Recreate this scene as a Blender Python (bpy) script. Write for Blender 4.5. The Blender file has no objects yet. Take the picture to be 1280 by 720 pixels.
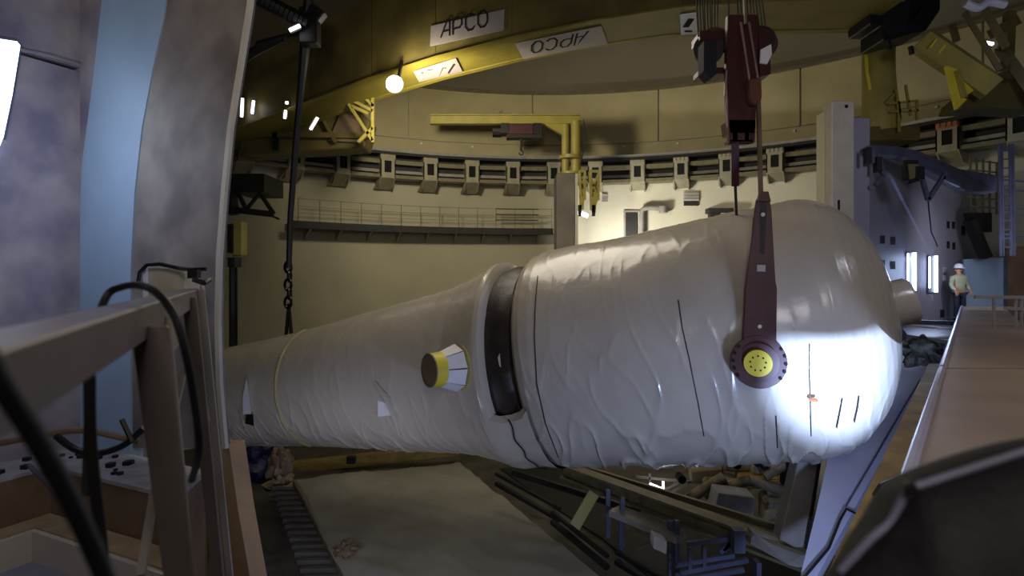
import bpy, bmesh, math, random
import numpy as np
from mathutils import Vector, Matrix, noise
random.seed(7)
PI = math.pi
R = math.radians
H = 7.0            # camera height above the hall floor; coordinates below are written relative to the camera height
F = 700.0
sc = bpy.context.scene
C = sc.collection

# ------------------------------------------------------------------ camera
cd = bpy.data.cameras.new('camera'); cam = bpy.data.objects.new('camera', cd); C.objects.link(cam)
cam.location = (0, 0, H); cam.rotation_euler = (PI/2, 0, 0)
cd.sensor_width = 36; cd.lens = 36*F/1280; cd.shift_y = -15/1280; cd.clip_start = 0.05; cd.clip_end = 200
cd.dof.use_dof = True; cd.dof.focus_distance = 10.0; cd.dof.aperture_fstop = 1.6
sc.camera = cam
# ------------------------------------------------------------------ world
w = bpy.data.worlds.new('world'); sc.world = w; w.use_nodes = True
w.node_tree.nodes['Background'].inputs[0].default_value = (0.25, 0.28, 0.4, 1)
w.node_tree.nodes['Background'].inputs[1].default_value = 0.02
# ------------------------------------------------------------------ lamps
def lamp(name, kind, loc, energy, color, target=None, **kw):
    d = bpy.data.lights.new(name, kind); d.energy = energy; d.color = color
    for k, v in kw.items(): setattr(d, k, v)
    o = bpy.data.objects.new(name, d); C.objects.link(o)
    o.location = (loc[0], loc[1], loc[2]+H)
    if target:
        v = Vector(target)-Vector(loc); o.rotation_euler = v.to_track_quat('-Z', 'Y').to_euler()
    return o
WARM = (1.0, 0.86, 0.56); COOL = (0.55, 0.66, 1.0)
lamp('crane_flood', 'SPOT', (-3.3, 17.2, 5.6), 2400, (1.0, 0.89, 0.64), (1.5, 30, 5.6), spot_size=R(150), spot_blend=0.9, shadow_soft_size=0.5)
lamp('crane_downlight', 'AREA', (-0.5, 14.0, 6.4), 330, (1, 0.90, 0.74), (0, 12, -3), size=5.0)
LP = (3.4, 3.6, -2.9)     # unseen floodlight below the parapet ledge, its beam cut by an added plate
lamp('work_spot', 'SPOT', LP, 8000, (0.42, 0.58, 1.0), (5.25, 8.4, -1.40), spot_size=R(35), spot_blend=0.85, shadow_soft_size=0.008)
lamp('low_work_light', 'AREA', (4.2, 3.4, -4.2), 230, (0.45, 0.58, 1.0), (3.6, 8.5, -3.0), size=0.7)
lamp('low_left_light', 'AREA', (-3.6, 8.5, -4.6), 60, (0.78, 0.8, 1.0), (-5.5, 15, -5.5), size=1.2)
lamp('side_window_light', 'AREA', (-4.6, 4.9, 1.4), 24, (0.68, 0.78, 1.0), (-5.4, 7.0, 0.6), size=0.8)
lamp('camera_side_light', 'AREA', (0.4, -2.0, 3.2), 110, (1.0, 0.88, 0.86), (-3.0, 6, 0.4), size=2.0)
lamp('girder_fill', 'SPOT', (-1.0, -3.0, 1.5), 900, (1.0, 0.90, 0.72), (0, 18, 9.5), spot_size=R(75), spot_blend=1.0, shadow_soft_size=0.5)  # unseen fill spot added behind the camera to lift the girder flank
lamp('wall_tube_light', 'AREA', (4.3, 25.6, 1.2), 280, (1.0, 0.97, 0.86), (8, 28, 2.6), size=0.8)
lamp('block_fill', 'AREA', (8.6, 6.5, 3.6), 90, (0.82, 0.82, 1.0), (11.5, 16.5, 1.5), size=1.0)  # out-of-view fill lamp added to brighten the right block
lamp('deck_fill', 'AREA', (13.4, 14.6, 1.0), 45, (0.86, 0.86, 1.0), (16.2, 18.6, -0.3), size=0.8)  # unseen fill lamp, aimed to brighten the blue panel and worker
lamp('parapet_fill', 'AREA', (5.6, 4.2, 1.8), 27, (1.0, 0.92, 0.85), (4.8, 5.5, -0.9), size=1.2)  # unseen fill lamp that brightens the parapet top
lamp('ledge_fill', 'AREA', (1.6, 2.6, 0.9), 16, (0.86, 0.86, 1.0), (4.2, 6.5, -2.4), size=0.8)  # unseen fill lamp added to brighten the yellow ledge
# ------------------------------------------------------------------ view
vs = sc.view_settings; vs.view_transform = 'Standard'; vs.look = 'None'; vs.gamma = 1; vs.use_curve_mapping = False
vs.exposure = 0.0
sc.cycles.use_denoising = True
sc.cycles.max_bounces = 6

# ------------------------------------------------------------------ helpers
def lin(c): return tuple(((x/255+0.055)/1.055)**2.4 if x/255 > 0.04045 else x/255/12.92 for x in c)
MATS = {}
def mat(name, col, rough=0.6, metal=0.0, var=0.15, scale=3.0, bump=0.0, bscale=20.0, coat=0.0, col2=None, stretch=(1, 1, 1)):
    if name in MATS: return MATS[name]
    m = bpy.data.materials.new(name); m.use_nodes = True; nt = m.node_tree; N = nt.nodes; L = nt.links
    b = N['Principled BSDF']; b.inputs['Roughness'].default_value = rough; b.inputs['Metallic'].default_value = metal
    b.inputs['Coat Weight'].default_value = coat; b.inputs['Coat Roughness'].default_value = 0.15
    tc = N.new('ShaderNodeTexCoord'); mp = N.new('ShaderNodeMapping'); mp.inputs['Scale'].default_value = stretch
    L.new(tc.outputs['Object'], mp.inputs[0])
    nz = N.new('ShaderNodeTexNoise'); nz.inputs['Scale'].default_value = scale; nz.inputs['Detail'].default_value = 6
    L.new(mp.outputs[0], nz.inputs[0])
    rp = N.new('ShaderNodeValToRGB'); a = lin(col)
    c2 = lin(col2) if col2 else tuple(x*(1-2.2*var) for x in a)
    rp.color_ramp.elements[0].position = 0.35; rp.color_ramp.elements[0].color = (*[max(0, x) for x in c2], 1)
    rp.color_ramp.elements[1].position = 0.62; rp.color_ramp.elements[1].color = (*a, 1)
    L.new(nz.outputs[0], rp.inputs[0]); L.new(rp.outputs[0], b.inputs['Base Color'])
    if bump:
        n2 = N.new('ShaderNodeTexNoise'); n2.inputs['Scale'].default_value = bscale; n2.inputs['Detail'].default_value = 5
        L.new(mp.outputs[0], n2.inputs[0])
        bp = N.new('ShaderNodeBump'); bp.inputs['Strength'].default_value = bump; bp.inputs['Distance'].default_value = 0.03
        L.new(n2.outputs[0], bp.inputs['Height']); L.new(bp.outputs[0], b.inputs['Normal'])
    MATS[name] = m; return m
def emit(name, col, s):
    m = bpy.data.materials.new(name); m.use_nodes = True; b = m.node_tree.nodes['Principled BSDF']
    b.inputs['Base Color'].default_value = (*col, 1); b.inputs['Emission Color'].default_value = (*col, 1); b.inputs['Emission Strength'].default_value = s
    return m
M = dict(
 concrete=mat('painted_concrete', (176, 170, 144), 0.55, var=0.06, scale=0.5, bump=0.1, bscale=6),
 pale_and_lit_wall=mat('pale_paint_and_lit_wall', (214, 208, 186), 0.5, var=0.04, scale=0.6, bump=0.05),  # whiter than the concrete: lamplight on the round wall put into the colour
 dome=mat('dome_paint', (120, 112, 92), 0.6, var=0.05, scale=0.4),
 liner=mat('liner_paint', (188, 176, 134), 0.45, var=0.07, scale=0.6, bump=0.05),
 floor=mat('floor_concrete', (92, 88, 78), 0.7, var=0.25, scale=1.2, bump=0.2),
 blue_wall=mat('bluish_grey_paint', (150, 150, 168), 0.5, var=0.06, scale=0.7, bump=0.08),
 wrap=mat('white_plastic_sheet', (190, 182, 170), 0.26, var=0.05, scale=0.7, bump=0.6, bscale=3.2, coat=0.5),
 sheet=mat('floor_sheet', (158, 154, 140), 0.5, var=0.12, scale=0.6, bump=0.3, bscale=3),
 girder=mat('dull_yellow_girder_paint', (128, 116, 44), 0.5, var=0.10, scale=1.0),
 yellow=mat('yellow_crane_paint', (160, 148, 72), 0.45, var=0.10, scale=1.5),
 olive=mat('olive_and_unlit_yellow_paint', (110, 98, 52), 0.5, var=0.2, scale=0.9),  # olive parts, and the girder's unlit flank put into colour
 yellow_bright=mat('bright_yellow', (222, 205, 60), 0.5, var=0.05),
 maroon=mat('maroon_paint', (70, 36, 38), 0.4, var=0.12, scale=4),
 dark=mat('dark_steel', (32, 30, 30), 0.5, metal=0.2, var=0.2),
 rope=mat('greased_wire_rope', (22, 20, 18), 0.8, var=0.1),
 black=mat('black_rubber', (16, 16, 20), 0.45, var=0.1),
 greyst=mat('grey_painted_steel', (152, 147, 140), 0.4, var=0.10, scale=2.5, bump=0.05),
 steel=mat('light_steel', (170, 168, 165), 0.35, metal=0.5, var=0.1),
 olivest=mat('olive_grey_steel', (120, 114, 86), 0.45, metal=0.1, var=0.12),
 brown=mat('brown_wall', (128, 106, 84), 0.6, var=0.15, scale=1.5, bump=0.1),
 panel=mat('stained_steel_panel', (138, 130, 126), 0.42, metal=0.1, var=0.13, scale=1.7, bump=0.12, bscale=2.0, col2=(104, 97, 96)),
 panel_dark=mat('dark_stained_panel', (108, 100, 96), 0.45, metal=0.1, var=0.13, scale=2.0, bump=0.1, bscale=4.0),
 pale_panel=mat('pale_stained_panel', (158, 150, 152), 0.5, var=0.12, scale=1.5, bump=0.12, bscale=2.0, col2=(112, 106, 124)),
 bluepanel=mat('light_blue_panel', (150, 174, 200), 0.45, var=0.05, scale=1.2),
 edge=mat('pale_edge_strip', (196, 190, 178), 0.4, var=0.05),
 para=mat('brown_grey_plate', (142, 124, 108), 0.45, var=0.10, scale=1.2, bump=0.08),
 navy=mat('navy_tarp', (28, 30, 72), 0.5, var=0.2),
 bluesteel=mat('blue_grey_steel', (84, 88, 112), 0.5, var=0.15),
 orange=mat('orange_paint', (176, 108, 66), 0.5, var=0.1),
 sign=mat('sign_white', (160, 152, 150), 0.5, var=0.05),
 ink=mat('sign_ink', (12, 12, 14), 0.9, var=0.0),
 cover=mat('white_cover', (226, 226, 236), 0.5, var=0.04),
 bore=mat('brown_bore_cap', (120, 102, 84), 0.6, var=0.1),
 fabric=mat('black_fabric', (9, 8, 10), 0.7, var=0.25, scale=6, bump=0.3, bscale=14),
 hiviz=mat('pale_green_vest', (164, 172, 140), 0.7, var=0.08),
 skin=mat('skin', (176, 132, 108), 0.6, var=0.03),
 trousers=mat('navy_work_trousers', (34, 36, 60), 0.8, var=0.1),
 rubble=mat('beige_machine_paint', (150, 138, 112), 0.6, var=0.25, scale=3, bump=0.2),
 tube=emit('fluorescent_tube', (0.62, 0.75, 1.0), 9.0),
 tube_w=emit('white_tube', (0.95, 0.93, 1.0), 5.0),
 lampw=emit('flood_lens', (1.0, 0.96, 0.78), 30.0),
 window=emit('lit_window', (0.75, 0.88, 1.0), 3.0),
)
def P(px, py, Y): return Vector(((px-640)/F*Y, Y, (345-py)/F*Y))
def PZ(px, py, z): Y = F*z/(345-py); return P(px, py, Y)

class MB:
    """collects shapes (camera-relative coordinates) for one mesh"""
    def __init__(s): s.v = []; s.f = []
    def add(s, vs, fs):
        n = len(s.v); s.v += [tuple(v) for v in vs]; s.f += [tuple(i+n for i in f) for f in fs]; return s
    def box(s, a, b, M4=None):
        x0, y0, z0 = a; x1, y1, z1 = b
        vs = [Vector(p) for p in ((x0,y0,z0),(x1,y0,z0),(x1,y1,z0),(x0,y1,z0),(x0,y0,z1),(x1,y0,z1),(x1,y1,z1),(x0,y1,z1))]
        if M4: vs = [M4@v for v in vs]
        return s.add(vs, [(0,3,2,1),(4,5,6,7),(0,1,5,4),(1,2,6,5),(2,3,7,6),(3,0,4,7)])
    def beam(s, p, q, w, h, up=(0, 0, 1)):
        """rectangular bar from p to q, w across, h along up"""
        p, q = Vector(p), Vector(q); d = (q-p).normalized(); up = Vector(up)
        if abs(d.dot(up)) > 0.99: up = Vector((0, 1, 0))
        x = d.cross(up).normalized()*w/2; z = x.cross(d).normalized()*h/2
        vs = []
        for c in (p, q): vs += [c-x-z, c+x-z, c+x+z, c-x+z]
        return s.add(vs, [(0,1,2,3),(7,6,5,4),(0,4,5,1),(1,5,6,2),(2,6,7,3),(3,7,4,0)])
    def ibeam(s, p, q, w, h, t=0.03, up=(0, 0, 1)):
        p, q = Vector(p), Vector(q); d = (q-p).normalized(); u = Vector(up)
        if abs(d.dot(u)) > 0.99: u = Vector((0, 1, 0))
        x = d.cross(u).normalized(); u = x.cross(d).normalized()
        o = u*(h/2-t/2)
        s.beam(p+o, q+o, w, t, u); s.beam(p-o, q-o, w, t, u); s.beam(p, q, t, h-2*t, u); return s
    def tube(s, pts, r, n=8, closed=False):
        pts = [Vector(p) for p in pts]; rs = r if isinstance(r, (list, tuple)) else [r]*len(pts)
        vs = []; fs = []; prev = None
        for i, p in enumerate(pts):
            d = (pts[min(i+1, len(pts)-1)]-pts[max(i-1, 0)]).normalized()
            if prev is None: a = d.orthogonal().normalized()
            else: a = (prev-d*prev.dot(d)).normalized()
            prev = a; b = d.cross(a)
            for k in range(n):
                t = 2*PI*k/n; vs.append(p+(a*math.cos(t)+b*math.sin(t))*rs[i])
        for i in range(len(pts)-1):
            for k in range(n):
                k2 = (k+1) % n; fs.append((i*n+k, i*n+k2, (i+1)*n+k2, (i+1)*n+k))
        fs.append(tuple(range(n-1, -1, -1))); fs.append(tuple((len(pts)-1)*n+k for k in range(n)))
        return s.add(vs, fs)
    def cyl(s, p, q, r, n=16, r2=None): return s.tube([p, q], [r, r if r2 is None else r2], n)
    def prism(s, pts, d):
        """polygon pts extruded by vector d"""
        pts = [Vector(p) for p in pts]; d = Vector(d); n = len(pts)
        return s.add(pts+[p+d for p in pts], [tuple(range(n-1, -1, -1)), tuple(range(n, 2*n))]+[(i, (i+1) % n, n+(i+1) % n, n+i) for i in range(n)])
    def disc_ring(s, c, ax, r0, r1, t, n=32):
        """annulus plate with thickness t along axis ax"""
        c = Vector(c); ax = Vector(ax).normalized(); a = ax.orthogonal().normalized(); b = ax.cross(a); vs = []; fs = []
        for k in range(n):
            e = a*math.cos(2*PI*k/n)+b*math.sin(2*PI*k/n)
            vs += [c+e*r0, c+e*r1, c+e*r1+ax*t, c+e*r0+ax*t]
        for k in range(n):
            i = k*4; j = ((k+1) % n)*4
            for q in range(4): fs.append((i+q, j+q, j+(q+1) % 4, i+(q+1) % 4))
        return s.add(vs, fs)
    def mesh(s, name, m, org=(0, 0, 0), smooth=False, bevel=0):
        me = bpy.data.meshes.new(name)
        me.from_pydata([(v[0]-org[0], v[1]-org[1], v[2]-org[2]) for v in s.v], [], s.f)
        bm = bmesh.new(); bm.from_mesh(me); bmesh.ops.recalc_face_normals(bm, faces=bm.faces)
        if bevel: bmesh.ops.bevel(bm, geom=[e for e in bm.edges if len(e.link_faces) == 2 and e.calc_face_angle(0) > 0.6], offset=bevel, segments=1, affect='EDGES', clamp_overlap=True)
        bm.to_mesh(me); bm.free()
        me.materials.append(m)
        if smooth:
            me.polygons.foreach_set('use_smooth', [True]*len(me.polygons))
            try: me.set_sharp_from_angle(angle=R(40))
            except Exception: pass
        return me
ORG = {}
JOIN = {'sheave', 'lettering', 'notice_marks', 'bolt_holes', 'face_features', 'eyes_and_mouth', 'hand', 'helmet', 'nozzle_cap', 'nozzle_cover', 'motor', 'housing', 'drain_stub', 'hook', 'lens', 'side_plate', 'swivel', 'bar', 'white_board', 'riser', 'upper_ledge', 'lower_ledge', 'drum_housing', 'ring'}
def pieces(mb):
    """the connected pieces of a mesh, each as its own MB"""
    p = list(range(len(mb.v)))
    def find(a):
        while p[a] != a: p[a] = p[p[a]]; a = p[a]
        return a
    for f in mb.f:
        a = find(f[0])
        for i in f[1:]: p[find(i)] = a
    groups = {}
    for f in mb.f: groups.setdefault(find(f[0]), []).append(f)
    out = []
    for fs in groups.values():
        m = MB(); ids = sorted({i for f in fs for i in f}); mp = {i: k for k, i in enumerate(ids)}
        m.v = [mb.v[i] for i in ids]; m.f = [tuple(mp[i] for i in f) for f in fs]; out.append(m)
    return out
def thing(name, label, cat, loc, group=None, kind=None):
    o = bpy.data.objects.new(name, None); C.objects.link(o); o.empty_display_size = 0.2
    o.location = (loc[0], loc[1], loc[2]+H); ORG[o.name] = Vector(loc)
    if label: o['label'] = label
    if cat: o['category'] = cat
    if group: o['group'] = group
    if kind: o['kind'] = kind
    return o
def part(name, mb, m, parent, smooth=False, bevel=0, label=None, kind=None):
    if name not in JOIN and len(mb.v) < 4000:
        ps = pieces(mb)
        if 1 < len(ps) < 40:
            for q in ps: o = part(name, q, m, parent, smooth, bevel, label, kind)
            return o
    org = ORG[parent.name]
    o = bpy.data.objects.new(name, mb.mesh(name, m, org, smooth, bevel)); C.objects.link(o); o.parent = parent
    ORG[o.name] = org
    if label: o['label'] = label
    if kind: o['kind'] = kind
    return o
def solo(name, mb, m, label=None, cat=None, group=None, kind=None, smooth=False, bevel=0, piece=None):
    if piece:
        a = np.array([tuple(v) for v in mb.v]); t = thing(name, label, cat, (a[:,0].mean(), a[:,1].mean(), a[:,2].min()))
        part(piece, mb, m, t, smooth, bevel); return t
    a = np.array([tuple(v) for v in mb.v]); org = Vector(((a[:,0].min()+a[:,0].max())/2, (a[:,1].min()+a[:,1].max())/2, a[:,2].min()))
    o = bpy.data.objects.new(name, mb.mesh(name, m, org, smooth, bevel)); C.objects.link(o)
    o.location = (org.x, org.y, org.z+H); ORG[o.name] = org
    if label: o['label'] = label
    if cat: o['category'] = cat
    if group: o['group'] = group
    if kind: o['kind'] = kind
    return o

# ------------------------------------------------------------------ the round hall
CX, CY, RW = 1.9, 10.6, 19.2
def cp(th, r, z): t = R(th); return Vector((CX+r*math.sin(t), CY+r*math.cos(t), z))
def sweep(mb, prof, a0, a1, n=None, closed=True):
    """sweep an (r, z) profile around the hall axis"""
    n = n or max(2, int(abs(a1-a0)/1.5)); k = len(prof); vs = []; fs = []
    for i in range(n+1):
        for r, z in prof: vs.append(cp(a0+(a1-a0)*i/n, r, z))
    for i in range(n):
        for j in range(k if closed else k-1):
            j2 = (j+1) % k; fs.append((i*k+j, i*k+j2, (i+1)*k+j2, (i+1)*k+j))
    if closed: fs.append(tuple(range(k))); fs.append(tuple(n*k+j for j in range(k-1, -1, -1)))
    return mb.add(vs, fs)
def rbox(mb, a0, a1, r0, r1, z0, z1, n=None): return sweep(mb, [(r0, z0), (r1, z0), (r1, z1), (r0, z1)], a0, a1, n)

mb = MB(); mb.box((-18.5, -10, -7.4), (22.5, 31, -7.0)); solo('floor', mb, M['floor'], kind='structure')
wall = thing('wall_back', None, None, (CX, CY, -7.0), kind='structure')
mb = MB(); sweep(mb, [(RW, -7.0), (RW, 9.7), (RW+0.3, 9.7), (RW+0.3, -7.0)], 0, 360, 180); part('concrete_shell', mb, M['concrete'], wall, smooth=True)
# liner panels between the crane ring and the dome, joints left open
SE = -24.6
for a in range(-3, 5):
    a0 = SE+22.2+19.6*(a-1)
    mb = MB(); rbox(mb, a0+0.12, a0+19.6-0.12, RW-0.12, RW, 6.95, 9.6, 16); part('liner_panel', mb, M['liner'], wall, smooth=True)
mb = MB(); rbox(mb, -66, 82, RW-0.05, RW, 5.9, 6.87, 100); part('liner_band', mb, M['liner'], wall, smooth=True)
for th in range(-44, 60, 8):
    mb = MB(); mb.cyl(cp(th, RW-0.05, 6.75), cp(th, RW-0.14, 6.75), 0.06, 8); part('stud_plate', mb, M['cover'], wall)
dome = []
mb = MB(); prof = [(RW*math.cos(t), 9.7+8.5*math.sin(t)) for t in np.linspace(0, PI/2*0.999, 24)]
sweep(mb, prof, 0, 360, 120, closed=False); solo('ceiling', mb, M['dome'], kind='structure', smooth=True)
mb = MB(); rbox(mb, -70, 85, RW-0.25, RW-0.02, 9.58, 9.72, 100); solo('trim_1', mb, M['olivest'], kind='structure')

# lamp-lit stretch of the round wall, its brightness put into a whiter facing
lit_wall = thing('wall_lit_stretch', None, None, (CX, CY, -7.0), kind='structure')
mb = MB(); rbox(mb, 4.2, 47, RW-0.55, RW-0.3, -7.0, 4.75, 40); part('lit_facing', mb, M['pale_and_lit_wall'], lit_wall, smooth=True)

# circular crane runway
ring = thing('crane_runway', 'circular grey crane runway girder bracketed around the upper hall wall', 'crane track', (CX, CY, 4.4))
mb = MB(); rbox(mb, -62, 80, 17.75, 18.0, 5.92, 6.05, 110); part('rail', mb, M['steel'], ring, label='worn bright running rail')
mb = MB(); rbox(mb, -62, 80, 17.7, RW-0.06, 5.78, 5.90, 110); part('top_flange', mb, M['dark'], ring)
mb = MB(); rbox(mb, -62, 80, 18.0, 18.3, 5.38, 5.58, 110); part('conductor_duct', mb, M['olivest'], ring)
mb = MB(); rbox(mb, -62, 80, 18.55, 18.65, 4.95, 5.78, 110); part('web', mb, M['dark'], ring)
mb = MB(); rbox(mb, -62, 80, 18.2, 18.45, 4.98, 5.12, 110); part('pipe_run', mb, M['greyst'], ring)
mb = MB(); rbox(mb, -62, 80, 17.95, 18.6, 4.70, 4.86, 110); part('bottom_flange', mb, M['olivest'], ring)
# bracket: two cheeks, a plate with a square opening, ribbed cap
def bracket_mesh():
    mb = MB(); x = 0.36; y0 = 17.85; y1 = 18.95; zb = 4.72; zt = 5.92
    # front plate around a square opening
    for a, b in (((-x, y0, zb+0.78), (x, y0+0.05, zt-0.12)), ((-x, y0, zb), (x, y0+0.05, zb+0.22)), ((-x, y0, zb+0.22), (-0.17, y0+0.05, zb+0.78)), ((0.17, y0, zb+0.22), (x, y0+0.05, zb+0.78))): mb.box(a, b)
    for sx in (-1, 1):
        mb.prism([(sx*x, y0, zb), (sx*x, y0, zt-0.12), (sx*x, y1, zt-0.12), (sx*x, y1, zb-0.42), (sx*x, y0+0.45, zb-0.42)], (-sx*0.05, 0, 0))
    mb.prism([(-x, y0+0.02, zb), (x, y0+0.02, zb), (x+0.10, y1, zb-0.42), (-x-0.10, y1, zb-0.42)], (0, 0, -0.04))
    return mb
bm_ = bracket_mesh(); bmesh_ = bm_.mesh('bracket', mat('bracket_grey', (158, 152, 128), .5, var=.08), (0, 0, 4.4))
mb = MB()
for k in range(4): mb.box((-0.32+0.18*k, 17.80, 5.62), (-0.22+0.18*k, 17.86, 5.82))
mb.box((-0.36, 17.84, 5.56), (0.36, 17.9, 5.86))
open_ = MB().box((-.19, 17.88, 4.92), (.19, 17.95, 5.52)).mesh('opening', M['ink'], (0, 0, 4.4))  # black box fills the opening, its shade put into the colour
cap_ = mb.mesh('ribbed_cap', MATS['bracket_grey'], (0, 0, 4.4))
capo_ = mb.mesh('ribbed_cap', M['orange'], (0, 0, 4.4))
for k in range(-8, 13):
    o = bpy.data.objects.new('bracket', bmesh_); C.objects.link(o); o.parent = ring; o.rotation_euler[2] = -R(-5.9+6.667*k)
    c = bpy.data.objects.new('opening', open_); C.objects.link(c); c.parent = o
    c = bpy.data.objects.new('ribbed_cap', capo_ if k == 9 else cap_); C.objects.link(c); c.parent = o
    if k == 9: c['label'] = 'orange ribbed cap'

# curved wall walkway at the left
wk = thing('wall_walkway', 'long curved maintenance walkway with thin handrails on the left of the round wall', 'walkway', (CX, CY, 2.2))
mb = MB(); rbox(mb, -39.5, 0.6, 17.9, RW, 2.18, 2.36); part('deck', mb, M['greyst'], wk)
mb = MB(); rbox(mb, -40.2, 0.6, 17.82, 17.9, 2.10, 2.42); part('edge_beam', mb, M['dark'], wk)
for z in (2.75, 3.05, 3.38):
    mb = MB(); sweep(mb, [(17.86, z), (17.88, z), (17.88, z+0.025), (17.86, z+0.025)], -39, 0.4); part('rail', mb, M['olivest'], wk)
for k in range(14):
    th = -39+3.03*k; mb = MB(); mb.cyl(cp(th, 17.88, 2.3), cp(th, 17.88, 3.42), 0.02, 6); part('post', mb, M['olivest'], wk)
for k in range(9):
    th = -37+4.4*k; mb = MB(); mb.prism([cp(th, 18.1, 2.18), cp(th, RW, 2.18), cp(th, RW, 1.7)], cp(th+0.3, 18, 0)-cp(th, 18, 0)); part('bracket', mb, M['greyst'], wk)
for k in range(3):
    mb = MB(); z = 2.80+0.28*k; sweep(mb, [(17.80, z), (17.83, z), (17.83, z+0.05), (17.80, z+0.05)], -8.8, -1.8); part('gate_bar', mb, M['dark'], wk)

# concrete pillar and jib crane on it
pil = thing('concrete_pillar', 'tall square grey concrete pillar below the yellow wall crane', 'pillar', (2.5, 25.5, -7))
px_ = P(696, 300, 24.5).x; pz = (345-216)/F*24.5
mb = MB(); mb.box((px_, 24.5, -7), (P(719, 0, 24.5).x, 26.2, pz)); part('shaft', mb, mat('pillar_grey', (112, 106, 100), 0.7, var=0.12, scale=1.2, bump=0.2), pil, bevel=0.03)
mb = MB(); mb.box((P(719, 0, 24.5).x, 24.52, -7), (P(722.5, 0, 24.5).x, 26.2, pz-0.02)); part('pale_side', mb, M['edge'], pil, label='paler right side')  # thin paler box along the right side of the shaft
jc = thing('jib_crane', 'yellow jib crane with long horizontal arm above the concrete pillar', 'crane', (2.65, 25.0, pz))
mb = MB(); x0 = P(704, 0, 25).x; 
mb.cyl((x0+0.1, 25, pz), (x0+0.1, 25, 6.75), 0.17, 14); mb.cyl((x0+0.56, 25, pz-0.2), (x0+0.56, 25, 6.9), 0.22, 14); part('mast', mb, M['yellow'], jc, smooth=True)
mb = MB(); mb.cyl((x0+0.33, 25, 5.2), (x0+0.33, 25, 5.36), 0.52, 16); mb.cyl((x0+0.33, 25, pz), (x0+0.33, 25, pz+0.1), 0.5, 16); part('collar', mb, M['yellow'], jc, smooth=True)
mb = MB(); mb.ibeam((P(538, 0, 25).x, 25, 6.98), (P(725, 0, 25).x, 25, 6.98), 0.3, 0.42, 0.05); mb.prism([(x0-0.9, 24.9, 6.78), (x0+0.1, 24.9, 6.78), (x0+0.1, 24.9, 6.2)], (0, 0.2, 0)); part('arm', mb, M['yellow'], jc)
mb = MB(); mb.tube([(x0+0.9, 25, 7.0), (x0+1.0, 25, 6.2), (x0+0.8, 25.1, 4.9)], 0.02, 5); part('cable', mb, M['dark'], jc)
mb = MB(); mb.box((x0-2.85, 24.9, 7.19), (x0-2.7, 25.1, 7.35)); mb.beam((P(538,0,25).x, 25, 7.25), (P(640,0,25).x, 25, 7.25), 0.04, 0.04); part('end_stop', mb, M['olivest'], jc)
ho = thing('chain_hoist', 'dark red trolley hoist hanging from the yellow jib arm', 'hoist', (P(650, 0, 25).x, 25, 6.0))
hx = P(650, 0, 25).x
mb = MB(); mb.box((hx-0.55, 24.7, 6.25), (hx+0.6, 25.25, 6.74)); part('drum_housing', mb, M['maroon'], ho, bevel=0.03)
mb = MB(); mb.box((hx-0.85, 24.65, 6.3), (hx-0.5, 25.3, 6.74)); mb.cyl((hx-1.22, 25, 6.45), (hx-0.85, 25, 6.45), 0.26, 12); part('motor', mb, M['dark'], ho)
mb = MB(); mb.box((hx+0.6, 24.65, 6.25), (hx+0.95, 25.3, 6.74)); mb.box((hx-0.6, 24.7, 6.1), (hx+0.95, 25.2, 6.25)); part('control_box', mb, M['dark'], ho)
mb = MB(); mb.cyl((hx+0.05, 24.9, 6.1), (hx+0.05, 24.9, 5.55), 0.05, 8); mb.tube([(hx+0.05+0.09*math.sin(t), 24.9, 5.47+0.09*math.cos(t)) for t in np.linspace(0, 5, 10)], 0.03, 6); part('hook', mb, M['dark'], ho)
# folded yellow frames hanging right of the pillar
for i, (xa, xb) in enumerate(((724, 731), (737, 748))):
    fr = MB(); y = 24.2
    fr.beam(P(xa, 214, y), P(xa+2, 245, y), 0.10, 0.1); fr.beam(P(xb, 214, y), P(xb, 250, y), 0.10, 0.1)
    fr.beam(P(xa, 216, y), P(xb, 250, y), 0.07, 0.07); fr.beam(P(xb, 216, y), P(xa+2, 240, y), 0.07, 0.07)
    fr.beam(P(xa, 214, y), P(xb, 214, y), 0.08, 0.1); fr.prism([P(xa, 240, y), P(xb, 240, y), P((xa+xb)/2+2, 262+i*4, y), P(xa+1, 262, y)], (0, 0.1, 0))
    fr.prism([P(xa, 228, y+0.05), P(xb, 226, y+0.05), P(xb-1, 252, y+0.05), P(xa+2, 256, y+0.05)], (0, 0.06, 0))
    t = thing('folded_frame', ['narrow yellow folded frame hanging directly beside the pillar top', 'wider yellow folded frame with cross bracing right of the pillar'][i], 'frame', P((xa+xb)/2, 262, y))
    part('lattice', fr, M['yellow'], t)
    fb = MB(); fb.box(tuple(P(xa-1+i*4, 270, y)), tuple(P(xa+3+i*4, 256, y)+Vector((0, 0.12, 0)))); part('foot', fb, M['dark'], t)
wl = thing('wall_lamp', 'glowing strip lamp on the lit wall beside the pillar', 'lamp', P(728, 270, 25.4))
mb = MB(); mb.beam(P(722, 266, 25.4), P(735, 270, 25.4), 0.14, 0.16); part('tube', mb, M['tube_w'], wl)
mb = MB(); mb.beam(P(722, 264, 25.55), P(735, 268, 25.55), 0.1, 0.2); part('housing', mb, M['edge'], wl)

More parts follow.
